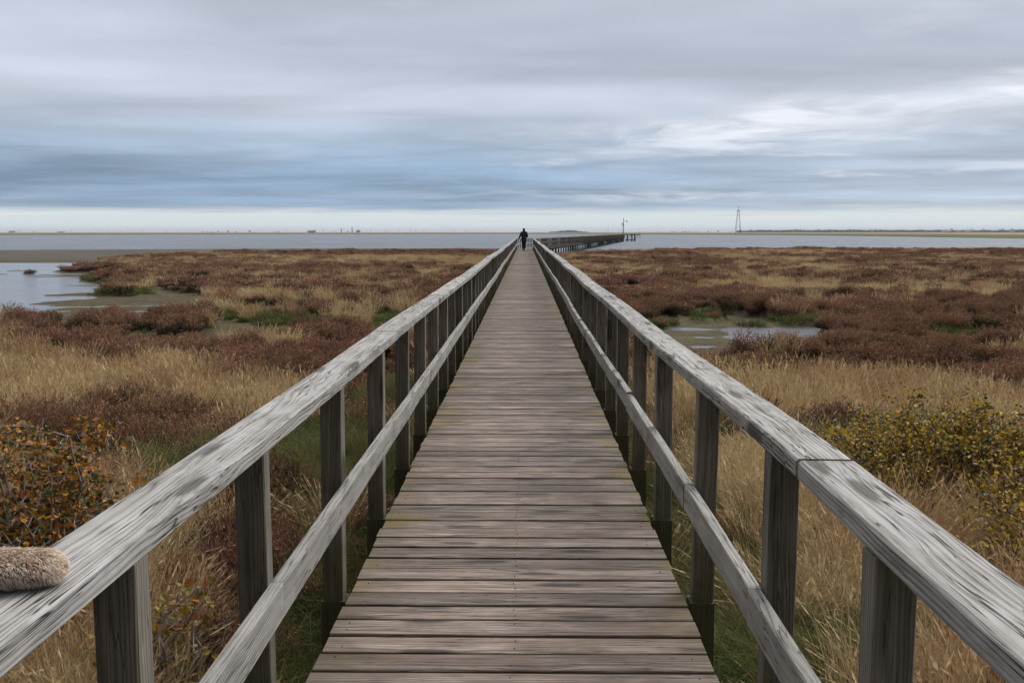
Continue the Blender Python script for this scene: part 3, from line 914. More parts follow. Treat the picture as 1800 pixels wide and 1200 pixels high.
m, t, b = new_mat('far_bank_land')
g = t.n.new('ShaderNodeNewGeometry')
px_, py_, pz_ = t.sep(g.outputs['Position'])
azn = t.math('DIVIDE', px_, t.math('MAXIMUM', py_, 1.0))
n1 = t.noise(t.vmath('MULTIPLY', g.outputs['Position'], (1.0, 0.4, 1.0)), 0.012, 5, 0.6)
dd_ = t.math('ADD', t.attr('dist', 'Fac'), t.math('MULTIPLY', t.math('SUBTRACT', n1, 0.5), 0.15))
gcol = t.mix(t.ss(azn, -0.02, 0.22), (0.105, 0.100, 0.075), (0.080, 0.095, 0.040))
gcol = t.mix(t.ss(n1, 0.4, 0.7), gcol, t.vmath('SCALE', gcol, 1.35))
bei = t.mix(t.ss(n1, 0.35, 0.65), (0.31, 0.225, 0.14), (0.24, 0.195, 0.11))
t.put(b.inputs['Base Color'], t.mix(t.ss(dd_, 0.35, 0.7), gcol, bei))
b.inputs['Roughness'].default_value = 0.95
b.inputs['Specular IOR Level'].default_value = 0.05
me = np_mesh('far_bank', Vs, np.stack([i[:-1, :-1].ravel(), i[:-1, 1:].ravel(), i[1:, 1:].ravel(), i[1:, :-1].ravel()], 1), m, {'dist': np.array(At)}, True)
o = bpy.data.objects.new('far_bank', me); COL.objects.link(o); tag(o, kind='structure')

# ------------------------------------------------------------------ things on the far bank
ORD = ['leftmost', 'second', 'third', 'fourth', 'fifth', 'sixth', 'seventh', 'eighth', 'ninth', 'tenth', 'eleventh', 'twelfth', 'thirteenth', 'fourteenth',
       'fifteenth', 'sixteenth', 'seventeenth', 'eighteenth', 'nineteenth', 'twentieth', 'twenty-first', 'twenty-second']
def nth(px, all_px):
    k = sorted(all_px).index(px)
    return 'leftmost' if k == 0 else 'rightmost' if k == len(all_px) - 1 else ORD[k] + ' from left'
def leaf_cloud(n, centre, rad, size, seed, flat=1.0):
    r = np.random.default_rng(seed)
    d = r.normal(size=(n, 3)); d /= np.linalg.norm(d, axis=1)[:, None]
    p = np.array(centre) + d * np.array(rad) * (r.random((n, 1)) ** 0.45)
    a = r.normal(size=(n, 3)); a /= np.linalg.norm(a, axis=1)[:, None]
    b_ = np.cross(a, r.normal(size=(n, 3))); b_ /= np.linalg.norm(b_, axis=1)[:, None]
    s = size * r.uniform(0.6, 1.3, (n, 1))
    V = np.stack([p - a * s, p + b_ * s * .6, p + a * s, p - b_ * s * .6], 1)
    return V
def foliage_mat(name, c0, c1):
    m, t, b = new_mat(name)
    g = t.n.new('ShaderNodeNewGeometry')
    n = t.noise(g.outputs['Position'], 0.35, 4, 0.6)
    t.put(b.inputs['Base Color'], t.mix(t.ss(n, 0.3, 0.7), c0, c1))
    b.inputs['Roughness'].default_value = 0.9; b.inputs['Specular IOR Level'].default_value = 0.1
    return m
M_FARLEAF = foliage_mat('far_foliage', (0.030, 0.040, 0.032), (0.06, 0.07, 0.05))
M_TRUNK = plain('bark', (0.08, 0.065, 0.05))
def clouds_to_mesh(name, arr, mat):
    V = np.concatenate(arr).reshape(-1, 3)
    Fq = np.arange(len(V)).reshape(-1, 4)
    return np_mesh(name, V, Fq, mat)
def make_tree():
    tr = empty('tree')
    me = clouds_to_mesh('crown', [leaf_cloud(420, (0, 0, 4.6), (2.6, 2.6, 2.4), 0.42, 1), leaf_cloud(160, (1.7, 0.3, 3.6), (1.6, 1.4, 1.3), 0.4, 2), leaf_cloud(160, (-1.6, 0, 3.9), (1.5, 1.4, 1.5), 0.4, 3)], M_FARLEAF)
    o = bpy.data.objects.new('crown', me); COL.objects.link(o); o.parent = tr
    m = MB(); m.tube([(0, 0, -0.3), (0.1, 0, 2), (0, 0, 4.5)], [0.3, 0.22, 0.08], 7); m.build('trunk', M_TRUNK, tr)
    return tr
tree0 = make_tree()
tspots = [(357, 2.0), (364, 1.9), (372, 1.9), (384, 2.8), (401, 3.2), (415, 2.6), (439, 3.4), (484, 2.0), (490, 2.1), (611, 2.4), (587, 1.8), (58, 2.0),
          (1157, 1.8), (1182, 2.2), (1188, 1.9), (1200, 2.2), (1205, 2.7), (1212, 2.2), (1220, 1.9), (1226, 1.9), (1245, 2.4), (1262, 3.2), (1283, 2.0), (1124, 1.6), (1133, 1.5)]
for i_, (px, hp) in enumerate(tspots):
    tr = tree0 if i_ == 0 else copy_tree(tree0)
    Yt = 2100 + (i_ * 137) % 500
    x, y, z = at(px, 408, Yt)
    tr.location = (x, Yt, -0.1)
    sc = (hp / F * Yt + 0.4) / 7.0
    tr.scale = (sc * 1.25, sc * 1.25, sc)
    tr.rotation_euler = (0, 0, i_ * 1.7)
    if px < 700:
        tag(tr, nth(px, [q[0] for q in tspots if q[0] < 700]) + ' of the small dark trees on the skyline left of the boardwalk', 'tree', 'lone trees on the far bank')
    else:
        tag(tr, nth(px, [q[0] for q in tspots if q[0] > 700]) + ' of the small trees between jetty head and lattice tower', 'tree', 'lone trees on the far bank right of the jetty')
# continuous woods on the right, too far to count
M_HAZED_WOODS = foliage_mat('far_woods_hazed_foliage', (0.050, 0.072, 0.095), (0.075, 0.098, 0.125))  # foliage colour carries the pale blue of distance haze
arr = []
r_ = np.random.default_rng(5)
for px in np.arange(1296, 2150, 1.6):
    Yt = 2700 + 500 * r_.random()
    x, _, _ = at(px, 408, Yt)
    hh = 5.6 + 3.4 * VN[1].fbm(np.array([px * 0.06]), np.array([2.0]), 3)[0] + (4.5 if r_.random() < 0.05 else 0)
    if px < 1330: hh *= 0.7
    arr.append(leaf_cloud(46, (x, Yt, hh * 0.45), (4.2, 6, hh * 0.62), 1.6, int(px * 10)))
for px in np.arange(968, 1032, 1.5):
    Yt = 2900
    x, _, _ = at(px, 408, Yt)
    hh = 5.0 * math.exp(-((px - 999) / 22) ** 2) * (0.6 + 0.8 * r_.random()) + 1.2
    arr.append(leaf_cloud(40, (x, Yt, hh * 0.4), (4, 6, hh * 0.62), 1.5, int(px * 10)))
me = clouds_to_mesh('far_woods', arr, M_HAZED_WOODS)
o = bpy.data.objects.new('far_woods', me); COL.objects.link(o)
tag(o, 'low blue grey belt of distant woods along the skyline on the right and above the jetty', 'woods', kind='stuff')

# lattice tower
M_TOWER = plain('tower_steel', (0.22, 0.23, 0.25), 0.6, 0.4, 0.3)
M_RED = plain('red_lamp', (0.35, 0.05, 0.04), 0.5)
tx, ty_, _ = at(1297, 410, 1010)
tw = empty('lattice_tower', (tx, 1010, 0.0)); tag(tw, 'tall narrow four legged lattice tower with a small platform and mast on the far bank', 'tower')
H_ = 22.4
for sx in (-1, 1):
    for sy in (-1, 1):
        m = MB(); m.tube([(sx * 2.6, sy * 2.6, -0.6), (sx * 0.75, sy * 0.75, H_)], [0.19, 0.15], 6); m.build('leg', M_TOWER, tw)
m = MB()
for k, z in enumerate((6.6, 12.6, 18.0)):
    h0 = 2.6 - (2.6 - 0.75) * z / H_
    for a, b_ in (((-1, -1), (1, -1)), ((1, -1), (1, 1)), ((1, 1), (-1, 1)), ((-1, 1), (-1, -1))):
        m.tube([(a[0] * h0, a[1] * h0, z), (b_[0] * h0, b_[1] * h0, z)], 0.07, 5)
m.build('cross_braces', M_TOWER, tw)
m = MB(); m.box(-1.15, 1.15, -1.15, 1.15, H_, H_ + 0.18); m.box(-1.0, 1.0, -1.0, 1.0, H_ + 0.2, H_ + 0.9); m.build('platform', M_TOWER, tw)
m = MB(); m.tube([(0, 0, H_ + 0.9), (0, 0, H_ + 3.2)], 0.10, 6); m.build('mast', M_TOWER, tw)
m = MB(); m.tube([(0, 0, H_ + 3.1), (0, 0, H_ + 3.5), (0, 0, H_ + 4.0)], [0.3, 0.42, 0.25], 8); m.build('lamp', M_RED, tw)

# poles along the far bank
pole = empty('utility_pole')
m = MB(); m.tube([(0, 0, -0.3), (0, 0, 10.0)], [0.22, 0.16], 6); m.build('pole', M_TOWER, pole)
m = MB(); m.tube([(-1.1, 0, 9.2), (1.1, 0, 9.2)], 0.1, 5); m.build('crossarm', M_TOWER, pole)
pxs = [(34, .8), (62, .8), (124, .8), (190, .6), (251, .8), (293, .6), (313, .7), (504, 1.1), (568, 1.0), (652, .9), (678, .8), (701, .8), (721, .9), (730, .7), (745, .8), (752, .7), (800, .7), (820, .7), (834, .6), (864, .6), (1069, 1.6), (1087, 1.0), (1250, .9), (1288, .7)]
for i_, (px, s_) in enumerate(pxs):
    p = pole if i_ == 0 else copy_tree(pole)
    Yt = 1900
    x, _, _ = at(px, 408, Yt)
    p.location = (x, Yt, -0.1)
    p.scale = (1, 1, s_ * 0.85)
    side_ = 'left of the boardwalk' if px < 1000 else 'right of the walker'
    tag(p, nth(px, [q[0] for q in pxs if (q[0] < 1000) == (px < 1000)]) + ' of the thin utility poles on the skyline ' + side_, 'pole', 'utility poles on the far bank' if px < 1000 else 'utility poles beyond the jetty')

# buildings on the far bank
M_WALLP = plain('pale_render', (0.50, 0.46, 0.42), var=0.08, scale=0.5)
M_WALLB = plain('brick', (0.34, 0.20, 0.13), var=0.12, scale=0.5)
M_ROOFD = plain('dark_roof', (0.10, 0.10, 0.11), var=0.1, scale=0.5)
M_ROOFR = plain('tiled_roof', (0.36, 0.19, 0.13), var=0.12, scale=0.5)
M_GLASS = plain('dark_glass', (0.03, 0.035, 0.04), 0.2, 0.5)
def house(px, Yt, wd, h, roofh, wall, roof, label, tower=None):
    x, _, _ = at(px, 408, Yt)
    hb = empty('house', (x, Yt, -0.1)); tag(hb, label, 'building')
    m = MB(); m.box(-wd / 2, wd / 2, -4, 4, -0.3, h); m.build('wall', wall, hb)
    m = MB()
    a = wd / 2 + 0.3
    m.add([(-a, -4.4, h), (a, -4.4, h), (a, 4.4, h), (-a, 4.4, h), (-a, 0, h + roofh), (a, 0, h + roofh)], [(0, 1, 5, 4), (2, 3, 4, 5), (0, 4, 3), (1, 2, 5), (0, 3, 2, 1)])
    r = m.build('roof', roof, hb)
    m = MB(); m.box(wd * 0.22, wd * 0.22 + 0.8, -0.4, 0.4, h + roofh * 0.7, h + roofh + 0.9); m.build('chimney', M_WALLB, r)
    nwin = max(2, int(wd / 4))
    for k in range(min(nwin, 6)):
        xx = -wd / 2 + wd * (k + 0.5) / min(nwin, 6)
        m = MB(); m.box(xx - 0.6, xx + 0.6, -4.06, -4.005, h * 0.35, h * 0.75); m.build('window', M_GLASS, hb)
    return hb
house(548, 2200, 17, 3.6, 1.7, M_WALLB, M_ROOFR, 'long low brown building on the far bank, left of the two slim towers')
house(22, 2300, 14, 2.6, 1.2, M_WALLP, M_ROOFD, 'pale long low building at the far left end of the skyline')
house(108, 2300, 14, 1.6, 0.9, M_WALLP, M_ROOFD, 'very low pale shed on the far bank, second building from the left')
house(1661, 2200, 16, 2.2, 1.6, M_WALLP, M_ROOFR, 'white farm building with reddish roof before the distant woods')
house(1669, 2230, 7, 3.4, 2.2, M_WALLB, M_ROOFR, 'small reddish house just right of the white farm building')
house(1684, 2200, 12, 1.8, 1.2, M_WALLB, M_ROOFR, 'low brick barn, third of the buildings before the distant woods')
house(1702, 2240, 14, 2.2, 1.5, M_WALLP, M_ROOFR, 'pale long barn under the tallest trees of the distant woods')
house(1779, 2200, 9, 2.4, 1.4, M_WALLP, M_ROOFR, 'pale small house at the far right before the distant woods')
for px, h, r, lab in ((600, 7.5, 1.0, 'slim grey round tower on the far bank, the shorter of two'), (619, 11.0, 1.1, 'slim grey round tower on the far bank, the taller of two, beside the domed hall')):
    Yt = 2100
    x, _, _ = at(px, 408, Yt)
    s_ = empty('silo', (x, Yt, -0.1)); tag(s_, lab, 'tower')
    m = MB(); m.tube([(0, 0, -0.3), (0, 0, h)], [r, r * 0.8], 10); m.build('shaft', M_TOWER, s_)
    m = MB(); m.tube([(0, 0, h), (0, 0, h + 0.8), (0, 0, h + 1.4)], [r * 1.1, r, 0.1], 10); m.build('cap', M_ROOFD, s_)
x, _, _ = at(630, 408, 2100)
dm = empty('domed_hall', (x, 2100, -0.1)); tag(dm, 'domed pale hall on the far bank right of the two slim towers', 'building')
m = MB(); m.tube([(0, 0, -0.3), (0, 0, 2.6)], 4.8, 16); m.build('wall', M_WALLP, dm)
m = MB(); m.tube([(0, 0, 2.6), (0, 0, 4.2), (0, 0, 5.2), (0, 0, 5.6)], [5.0, 4.0, 2.2, 0.3], 16); m.build('roof', M_ROOFD, dm)

# ------------------------------------------------------------------ vegetation prototypes (unlinked), scattered with geometry nodes
class Veg:
    def __init__(self): self.V = []; self.Q = []; self.h = []; self.r = []; self.k = []; self.n = 0
    def strips(self, C, S, hv, rv, kind=0):
        """C (n,m,3) centre lines, S (n,m,3) half-width vectors; quads along"""
        n, m, _ = C.shape
        V = np.stack([C - S, C + S], 2).reshape(-1, 3)
        base = self.n + np.arange(n)[:, None] * (2 * m) + np.arange(m - 1)[None, :] * 2
        Qd = np.stack([base, base + 1, base + 3, base + 2], -1).reshape(-1, 4)
        self.V.append(V); self.Q.append(Qd)
        self.h.append(np.repeat(hv.reshape(-1), 2)); self.r.append(np.repeat(rv, 2 * m)); self.k.append(np.full(len(V), kind, float))
        self.n += len(V)
    def quads(self, P4, hv, rv, kind=1):
        n = len(P4)
        self.V.append(P4.reshape(-1, 3)); self.Q.append(self.n + np.arange(4 * n).reshape(-1, 4))
        self.h.append(np.repeat(hv, 4)); self.r.append(np.repeat(rv, 4)); self.k.append(np.full(4 * n, kind, float))
        self.n += 4 * n
    def obj(self, name, mat):
        me = np_mesh(name, np.concatenate(self.V), np.concatenate(self.Q), mat, {'h': np.concatenate(self.h), 'r': np.concatenate(self.r), 'kind': np.concatenate(self.k)})
        return bpy.data.objects.new(name, me)

def unit(v): return v / np.maximum(np.linalg.norm(v, axis=-1, keepdims=True), 1e-9)

def grass_proto(n, rad, h0, h1, wid, lean, droop, seed, segs=5, heads=0.0, wind=(0.12, 0.0)):
    r = np.random.default_rng(seed)
    a = r.random(n) * 2 * np.pi; q = np.sqrt(r.random(n)) * rad
    base = np.stack([q * np.cos(a), q * np.sin(a), np.zeros(n)], 1)
    th = a + r.normal(0, 0.9, n)
    H = r.uniform(h0, h1, n)
    L = np.abs(r.normal(lean, lean * 0.6, n)); Dp = np.abs(r.normal(droop, droop * 0.6, n))
    s = np.linspace(0, 1, segs)[None, :]
    out = (L[:, None] * s + Dp[:, None] * s ** 2.6) * H[:, None]
    C = np.zeros((n, segs, 3))
    C[..., 0] = base[:, :1] + np.cos(th)[:, None] * out + wind[0] * H[:, None] * s ** 2
    C[..., 1] = base[:, 1:2] + np.sin(th)[:, None] * out + wind[1] * H[:, None] * s ** 2
    C[..., 2] = H[:, None] * (s - (0.45 * Dp[:, None]) * s ** 3)
    wa = r.random(n) * np.pi
    sd = np.stack([np.cos(wa), np.sin(wa), np.zeros(n)], 1)
    wd = wid * r.uniform(0.6, 1.3, n)[:, None] * (1 - s ** 1.5 * 0.85) * 0.5
    S = sd[:, None, :] * wd[..., None]
    v = Veg()
    rv = r.random(n)
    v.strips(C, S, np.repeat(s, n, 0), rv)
    if heads:
        k = r.random(n) < heads
        T = C[k, -1]; d = unit(C[k, -1] - C[k, -2])
        m = len(T)
        for j in range(3):
            p = T - d * (0.012 + 0.022 * j) * 1.3
            sv = sd[k] * wid * (1.1 + 0.3 * j) + r.normal(0, wid * 0.5, (m, 3))
            P4 = np.stack([p - sv, p - d * 0.03, p + sv, p + d * 0.03], 1)
            v.quads(P4, np.full(m, 1.0), rv[k], 2)
    return v

def heather_proto(n, rad, h0, h1, bits, bs, seed, stem_w=0.0018):
    r = np.random.default_rng(seed)
    v = Veg()
    a = r.random(n) * 2 * np.pi; q = np.sqrt(r.random(n))
    H = r.uniform(h0, h1, n) * (1 - 0.38 * q ** 2)
    base = np.stack([q * rad * 0.45 * np.cos(a), q * rad * 0.45 * np.sin(a), np.zeros(n)], 1)
    tip = np.stack([q * rad * np.cos(a), q * rad * np.sin(a), H], 1) + r.normal(0, 0.02, (n, 3))
    m = 4
    s = np.linspace(0, 1, m)[None, :, None]
    C = base[:, None] * (1 - s) + tip[:, None] * s
    C[..., 0] += np.sin(s[..., 0] * 3 + a[:, None] * 3) * 0.012
    wa = r.random(n) * np.pi
    sd = np.stack([np.cos(wa), np.sin(wa), np.zeros(n)], 1)
    rv = r.random(n)
    v.strips(C, sd[:, None] * (stem_w * (1.2 - s)), np.repeat(s[:, :, 0], n, 0), rv, 0)
    # leafy, flowering shoots: several side sprigs per stem, each a bottle brush of small bits
    for j in range(bits):
        f = 1 - (r.random(n) ** 1.25) * 0.80
        p = base * (1 - f[:, None]) + tip * f[:, None]
        off = r.normal(0, 1, (n, 3)); off[:, 2] = np.abs(off[:, 2]) * 0.9
        p = p + off * bs * 1.4 * (1.5 - f[:, None])
        ax_ = unit(r.normal(0, 0.7, (n, 3)) + np.array([0, 0, 1.0]) + unit(tip - base) * 0.3)
        b2 = unit(np.cross(ax_, r.normal(size=(n, 3))))
        sz = bs * r.uniform(0.6, 1.35, (n, 1))
        P4 = np.stack([p - b2 * sz * .38, p - ax_ * sz * 0.9, p + b2 * sz * .38, p + ax_ * sz * 1.3], 1)
        v.quads(P4, p[:, 2] / h1, (rv + r.random(n) * 0.35) % 1, 1)
    return v

def veg_mat(name, fn, trans=0.25):
    m, t, b = new_mat(name)
    col = fn(t)
    t.put(b.inputs['Base Color'], col)
    b.inputs['Roughness'].default_value = 0.75
    b.inputs['Specular IOR Level'].default_value = 0.12
    if trans:
        tr = t.n.new('ShaderNodeBsdfTranslucent'); t.put(tr.inputs[0], col)
        mx = t.n.new('ShaderNodeMixShader'); mx.inputs[0].default_value = trans
        out = [n for n in t.n if n.type == 'OUTPUT_MATERIAL'][0]
        t.l.new(b.outputs[0], mx.inputs[1]); t.l.new(tr.outputs[0], mx.inputs[2]); t.l.new(mx.outputs[0], out.inputs[0])
    return m
def world_noise(t, sc, d=3):
    g = t.n.new('ShaderNodeNewGeometry'); return t.noise(g.outputs['Position'], sc, d, 0.55)
def straw_col(t):
    h = t.attr('h', 'Fac'); r = t.attr('r', 'Fac'); oi = t.n.new('ShaderNodeObjectInfo')
    c = t.mix(r, (0.41, 0.305, 0.165), (0.72, 0.575, 0.35))
    c = t.mix(t.ss(world_noise(t, 0.5), 0.42, 0.62), c, t.mix(r, (0.34, 0.22, 0.12), (0.56, 0.395, 0.225)))
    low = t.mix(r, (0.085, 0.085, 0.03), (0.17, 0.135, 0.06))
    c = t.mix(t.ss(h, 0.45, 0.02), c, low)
    return t.vmath('SCALE', c, t.lin(oi.outputs['Random'], 0, 1, 0.8, 1.15))
def green_col(t):
    h = t.attr('h', 'Fac'); r = t.attr('r', 'Fac'); oi = t.n.new('ShaderNodeObjectInfo')
    c = t.mix(r, (0.045, 0.075, 0.020), (0.115, 0.145, 0.040))
    c = t.mix(t.ss(r, 0.80, 0.9), c, (0.30, 0.23, 0.11))
    c = t.mix(t.ss(world_noise(t, 0.9), 0.45, 0.62), c, t.mix(r, (0.09, 0.10, 0.03), (0.19, 0.175, 0.06)))
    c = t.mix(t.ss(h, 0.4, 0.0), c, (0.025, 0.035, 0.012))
    return t.vmath('SCALE', c, t.lin(oi.outputs['Random'], 0, 1, 0.75, 1.2))
def heather_col(t):
    h = t.attr('h', 'Fac'); r = t.attr('r', 'Fac'); k = t.attr('kind', 'Fac'); oi = t.n.new('ShaderNodeObjectInfo')
    tip = t.mix(r, (0.215, 0.096, 0.068), (0.42, 0.238, 0.175))
    tip = t.mix(t.ss(world_noise(t, 0.35), 0.40, 0.62), tip, t.mix(r, (0.215, 0.112, 0.068), (0.38, 0.228, 0.142)))
    tip = t.mix(t.ss(t.math('FRACT', t.math('MULTIPLY', r, 7.3)), 0.84, 0.88), tip, (0.12, 0.11, 0.045))
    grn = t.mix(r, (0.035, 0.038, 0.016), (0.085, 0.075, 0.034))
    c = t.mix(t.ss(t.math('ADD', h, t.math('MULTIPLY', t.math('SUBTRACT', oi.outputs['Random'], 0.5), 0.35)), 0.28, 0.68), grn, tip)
    c = t.mix(t.ss(k, 0.5, 0.4), c, (0.055, 0.04, 0.03))
    return t.vmath('SCALE', c, t.lin(oi.outputs['Random'], 0, 1, 0.78, 1.2))
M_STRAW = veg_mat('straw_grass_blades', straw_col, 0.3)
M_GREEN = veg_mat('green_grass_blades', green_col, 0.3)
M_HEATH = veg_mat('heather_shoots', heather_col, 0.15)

protos = {}
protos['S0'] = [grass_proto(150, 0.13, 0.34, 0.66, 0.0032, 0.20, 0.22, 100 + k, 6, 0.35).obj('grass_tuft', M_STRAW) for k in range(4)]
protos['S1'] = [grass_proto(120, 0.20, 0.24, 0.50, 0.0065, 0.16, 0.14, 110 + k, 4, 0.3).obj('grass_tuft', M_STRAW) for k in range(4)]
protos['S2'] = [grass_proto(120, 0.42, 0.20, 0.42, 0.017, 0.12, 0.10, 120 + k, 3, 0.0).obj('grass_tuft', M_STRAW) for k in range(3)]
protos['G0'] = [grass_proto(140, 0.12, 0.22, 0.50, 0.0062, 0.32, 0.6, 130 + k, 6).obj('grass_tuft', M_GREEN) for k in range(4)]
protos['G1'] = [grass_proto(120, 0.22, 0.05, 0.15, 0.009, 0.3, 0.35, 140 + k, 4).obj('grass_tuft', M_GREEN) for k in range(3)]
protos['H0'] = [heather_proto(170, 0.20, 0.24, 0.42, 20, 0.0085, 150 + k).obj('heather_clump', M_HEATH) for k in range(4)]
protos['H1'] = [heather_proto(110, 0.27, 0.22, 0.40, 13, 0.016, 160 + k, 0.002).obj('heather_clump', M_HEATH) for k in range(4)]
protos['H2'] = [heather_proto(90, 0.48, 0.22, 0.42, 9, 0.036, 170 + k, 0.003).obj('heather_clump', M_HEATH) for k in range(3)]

def scatter_tree():
    ng = bpy.data.node_groups.new('scatter', 'GeometryNodeTree')
    ng.interface.new_socket('Geometry', in_out='INPUT', socket_type='NodeSocketGeometry')
    ng.interface.new_socket('Collection', in_out='INPUT', socket_type='NodeSocketCollection')
    ng.interface.new_socket('Geometry', in_out='OUTPUT', socket_type='NodeSocketGeometry')
    gi = ng.nodes.new('NodeGroupInput'); go = ng.nodes.new('NodeGroupOutput')
    ci = ng.nodes.new('GeometryNodeCollectionInfo'); ci.inputs['Separate Children'].default_value = True; ci.inputs['Reset Children'].default_value = True
    ip = ng.nodes.new('GeometryNodeInstanceOnPoints'); ip.inputs['Pick Instance'].default_value = True
    def na(name, ty):
        n = ng.nodes.new('GeometryNodeInputNamedAttribute'); n.data_type = ty; n.inputs[0].default_value = name; return n.outputs[0]
    l = ng.links
    l.new(gi.outputs[0], ip.inputs['Points']); l.new(gi.outputs[1], ci.inputs[0]); l.new(ci.outputs[0], ip.inputs['Instance'])
    l.new(na('pick', 'INT'), ip.inputs['Instance Index']); l.new(na('rot', 'FLOAT_VECTOR'), ip.inputs['Rotation']); l.new(na('scl', 'FLOAT_VECTOR'), ip.inputs['Scale'])
    l.new(ip.outputs[0], go.inputs[0])
    return ng
SC_TREE = scatter_tree()

def scatter(name, label, P, rot, scl, proto_key, cat):
    key = proto_key
    cname = 'protos_' + key
    if cname not in bpy.data.collections:
        c = bpy.data.collections.new(cname)
        for o in protos[key]: c.objects.link(o)
    c = bpy.data.collections[cname]
    me = bpy.data.meshes.new(name)
    n = len(P)
    me.vertices.add(n); me.vertices.foreach_set('co', P.astype(np.float32).ravel())
    a = me.attributes.new('rot', 'FLOAT_VECTOR', 'POINT'); a.data.foreach_set('vector', rot.astype(np.float32).ravel())
    a = me.attributes.new('scl', 'FLOAT_VECTOR', 'POINT'); a.data.foreach_set('vector', scl.astype(np.float32).ravel())
    a = me.attributes.new('pick', 'INT', 'POINT'); a.data.foreach_set('value', rng.integers(0, len(protos[key]), n).astype(np.int32))
    o = bpy.data.objects.new(name, me); COL.objects.link(o)
    md = o.modifiers.new('scatter', 'NODES'); md.node_group = SC_TREE
    for it in SC_TREE.interface.items_tree:
        if it.name == 'Collection': md[it.identifier] = c
    tag(o, label, cat, kind='stuff')
    return o

def sample(n_per_m2, d0, d1, half=0.60, pad=1.6):
    area_w = lambda Y: 2 * (half * Y + pad)
    tot = (half * (d1 ** 2 - d0 ** 2) + 2 * pad * (d1 - d0)) * n_per_m2
    n = int(tot)
    u = rng.random(n)
    # inverse of the cumulated area by table
    ys = np.linspace(d0, d1, 400); cum = half * (ys ** 2 - d0 ** 2) + 2 * pad * (ys - d0)
    Yv = np.interp(u * cum[-1], cum, ys)
    Xv = (rng.random(n) * 2 - 1) * (half * Yv + pad)
    return Xv, Yv

def vegetation(kind, key, dens, d0, d1, s0, s1, label, name, cat, mudtuft=False):
    X, Y = sample(dens, d0, d1)
    W, px, py = zone_weights(X, Y, -0.62 if Y.mean() > 8 else -0.72)
    i = KN.index(kind)
    others = np.max(np.delete(W, i, 0), 0)
    jit = rng.normal(0, 1, len(X)) * (0.10 + 0.22 * sstep(26, 50, Y))
    keep = W[i] + jit > others
    if kind in 'HS':      # a few stragglers in the neighbouring cover
        keep |= (W[i] > 0.45 * others) & (rng.random(len(X)) < ((0.03 if d0 < 9 else 0.12) if kind == 'S' else 0.08)) & (W[3] < others * 0.99)
    keep &= (shore(X, Y) > 0)
    keep &= (np.abs(X + 0.03) > 0.93) | (Y > 96)
    keep &= ~((Y > 90) & (np.abs(X - 0.142 * (Y - 90)) < 1.3))
    if kind == 'G' and mudtuft: pass
    X, Y = X[keep], Y[keep]
    Z, W2, mu, se = terrain_z(X, Y)
    clump = VN[5].fbm(X * (1.1 if d0 < 20 else 0.6), Y * (0.9 if d0 < 20 else 0.35), 3)
    gap = (clump > 0.36) | (rng.random(len(X)) < 0.35) if kind != 'S' else np.ones(len(X), bool)
    X, Y, Z, clump = X[gap], Y[gap], Z[gap], clump[gap]
    n = len(X)
    k = rng.uniform(s0, s1, n)
    if kind == 'H': hs = k * ((0.5 + 1.0 * sstep(0.35, 0.68, clump)) if d0 < 9 else (0.58 + 0.60 * sstep(0.35, 0.68, clump)) if d0 < 30 else (0.45 + 0.5 * sstep(0.35, 0.68, clump)))
    else: hs = k * rng.uniform(0.8, 1.15, n)
    nearwalk = np.exp(-((np.abs(X) - 0.9) / 0.6) ** 2)
    hs = hs * (1 - 0.35 * nearwalk)
    scl = np.stack([k, k, hs], 1)
    tl = 0.16 if kind == 'H' else 0.10
    rot = np.stack([rng.normal(0, tl, n), rng.normal(0, tl, n), rng.random(n) * 2 * np.pi], 1)
    return scatter(name, label, np.stack([X, Y, Z - 0.02], 1), rot, scl, key, cat)

vegetation('H', 'H0', 20, 1.2, 10, 0.8, 1.25, 'purple brown heather clumps close beside the boardwalk', 'heather', 'heather')
vegetation('H', 'H1', 13, 10, 34, 0.85, 1.2, 'reddish brown heather mounds in the middle of the marsh', 'heather', 'heather')
vegetation('H', 'H2', 3.8, 34, 134, 0.85, 1.25, 'faded heather carpet reaching to the distant shore', 'heather', 'heather')
vegetation('S', 'S0', 26, 1.2, 10, 0.75, 1.2, 'dry straw coloured grass close beside the boardwalk', 'grass', 'grass')
vegetation('S', 'S1', 16, 10, 34, 0.8, 1.15, 'tall pale grass bands behind the near heather', 'grass', 'grass')
vegetation('S', 'S2', 3.4, 34, 134, 0.75, 1.15, 'pale grass patches among the distant heather', 'grass', 'grass')
vegetation('G', 'G0', 34, 1.2, 13, 0.7, 1.2, 'arching green grass in the dark hollows beside the boardwalk', 'grass', 'grass')
vegetation('G', 'G1', 15, 13, 60, 0.9, 1.7, 'short bright green turf around the mud flats', 'turf', 'turf')

# low ragged grass under and next to the deck
X = rng.uniform(-2.2, 2.2, 2600); Y = rng.uniform(1.2, 14, 2600)
k_ = (np.abs(X) > 0.35)
X, Y = X[k_], Y[k_]
Z = terrain_z(X, Y)[0]
n = len(X)
s_ = rng.uniform(0.5, 0.95, n) * np.where(np.abs(X) < 0.95, 0.6, 1)
scatter('grass', 'low ragged green grass in the shade beneath the boardwalk edges', np.stack([X, Y, Z - 0.01], 1), np.stack([rng.normal(0, .1, n), rng.normal(0, .1, n), rng.random(n) * 6.28], 1), np.stack([s_, s_, s_], 1), 'G0', 'grass')

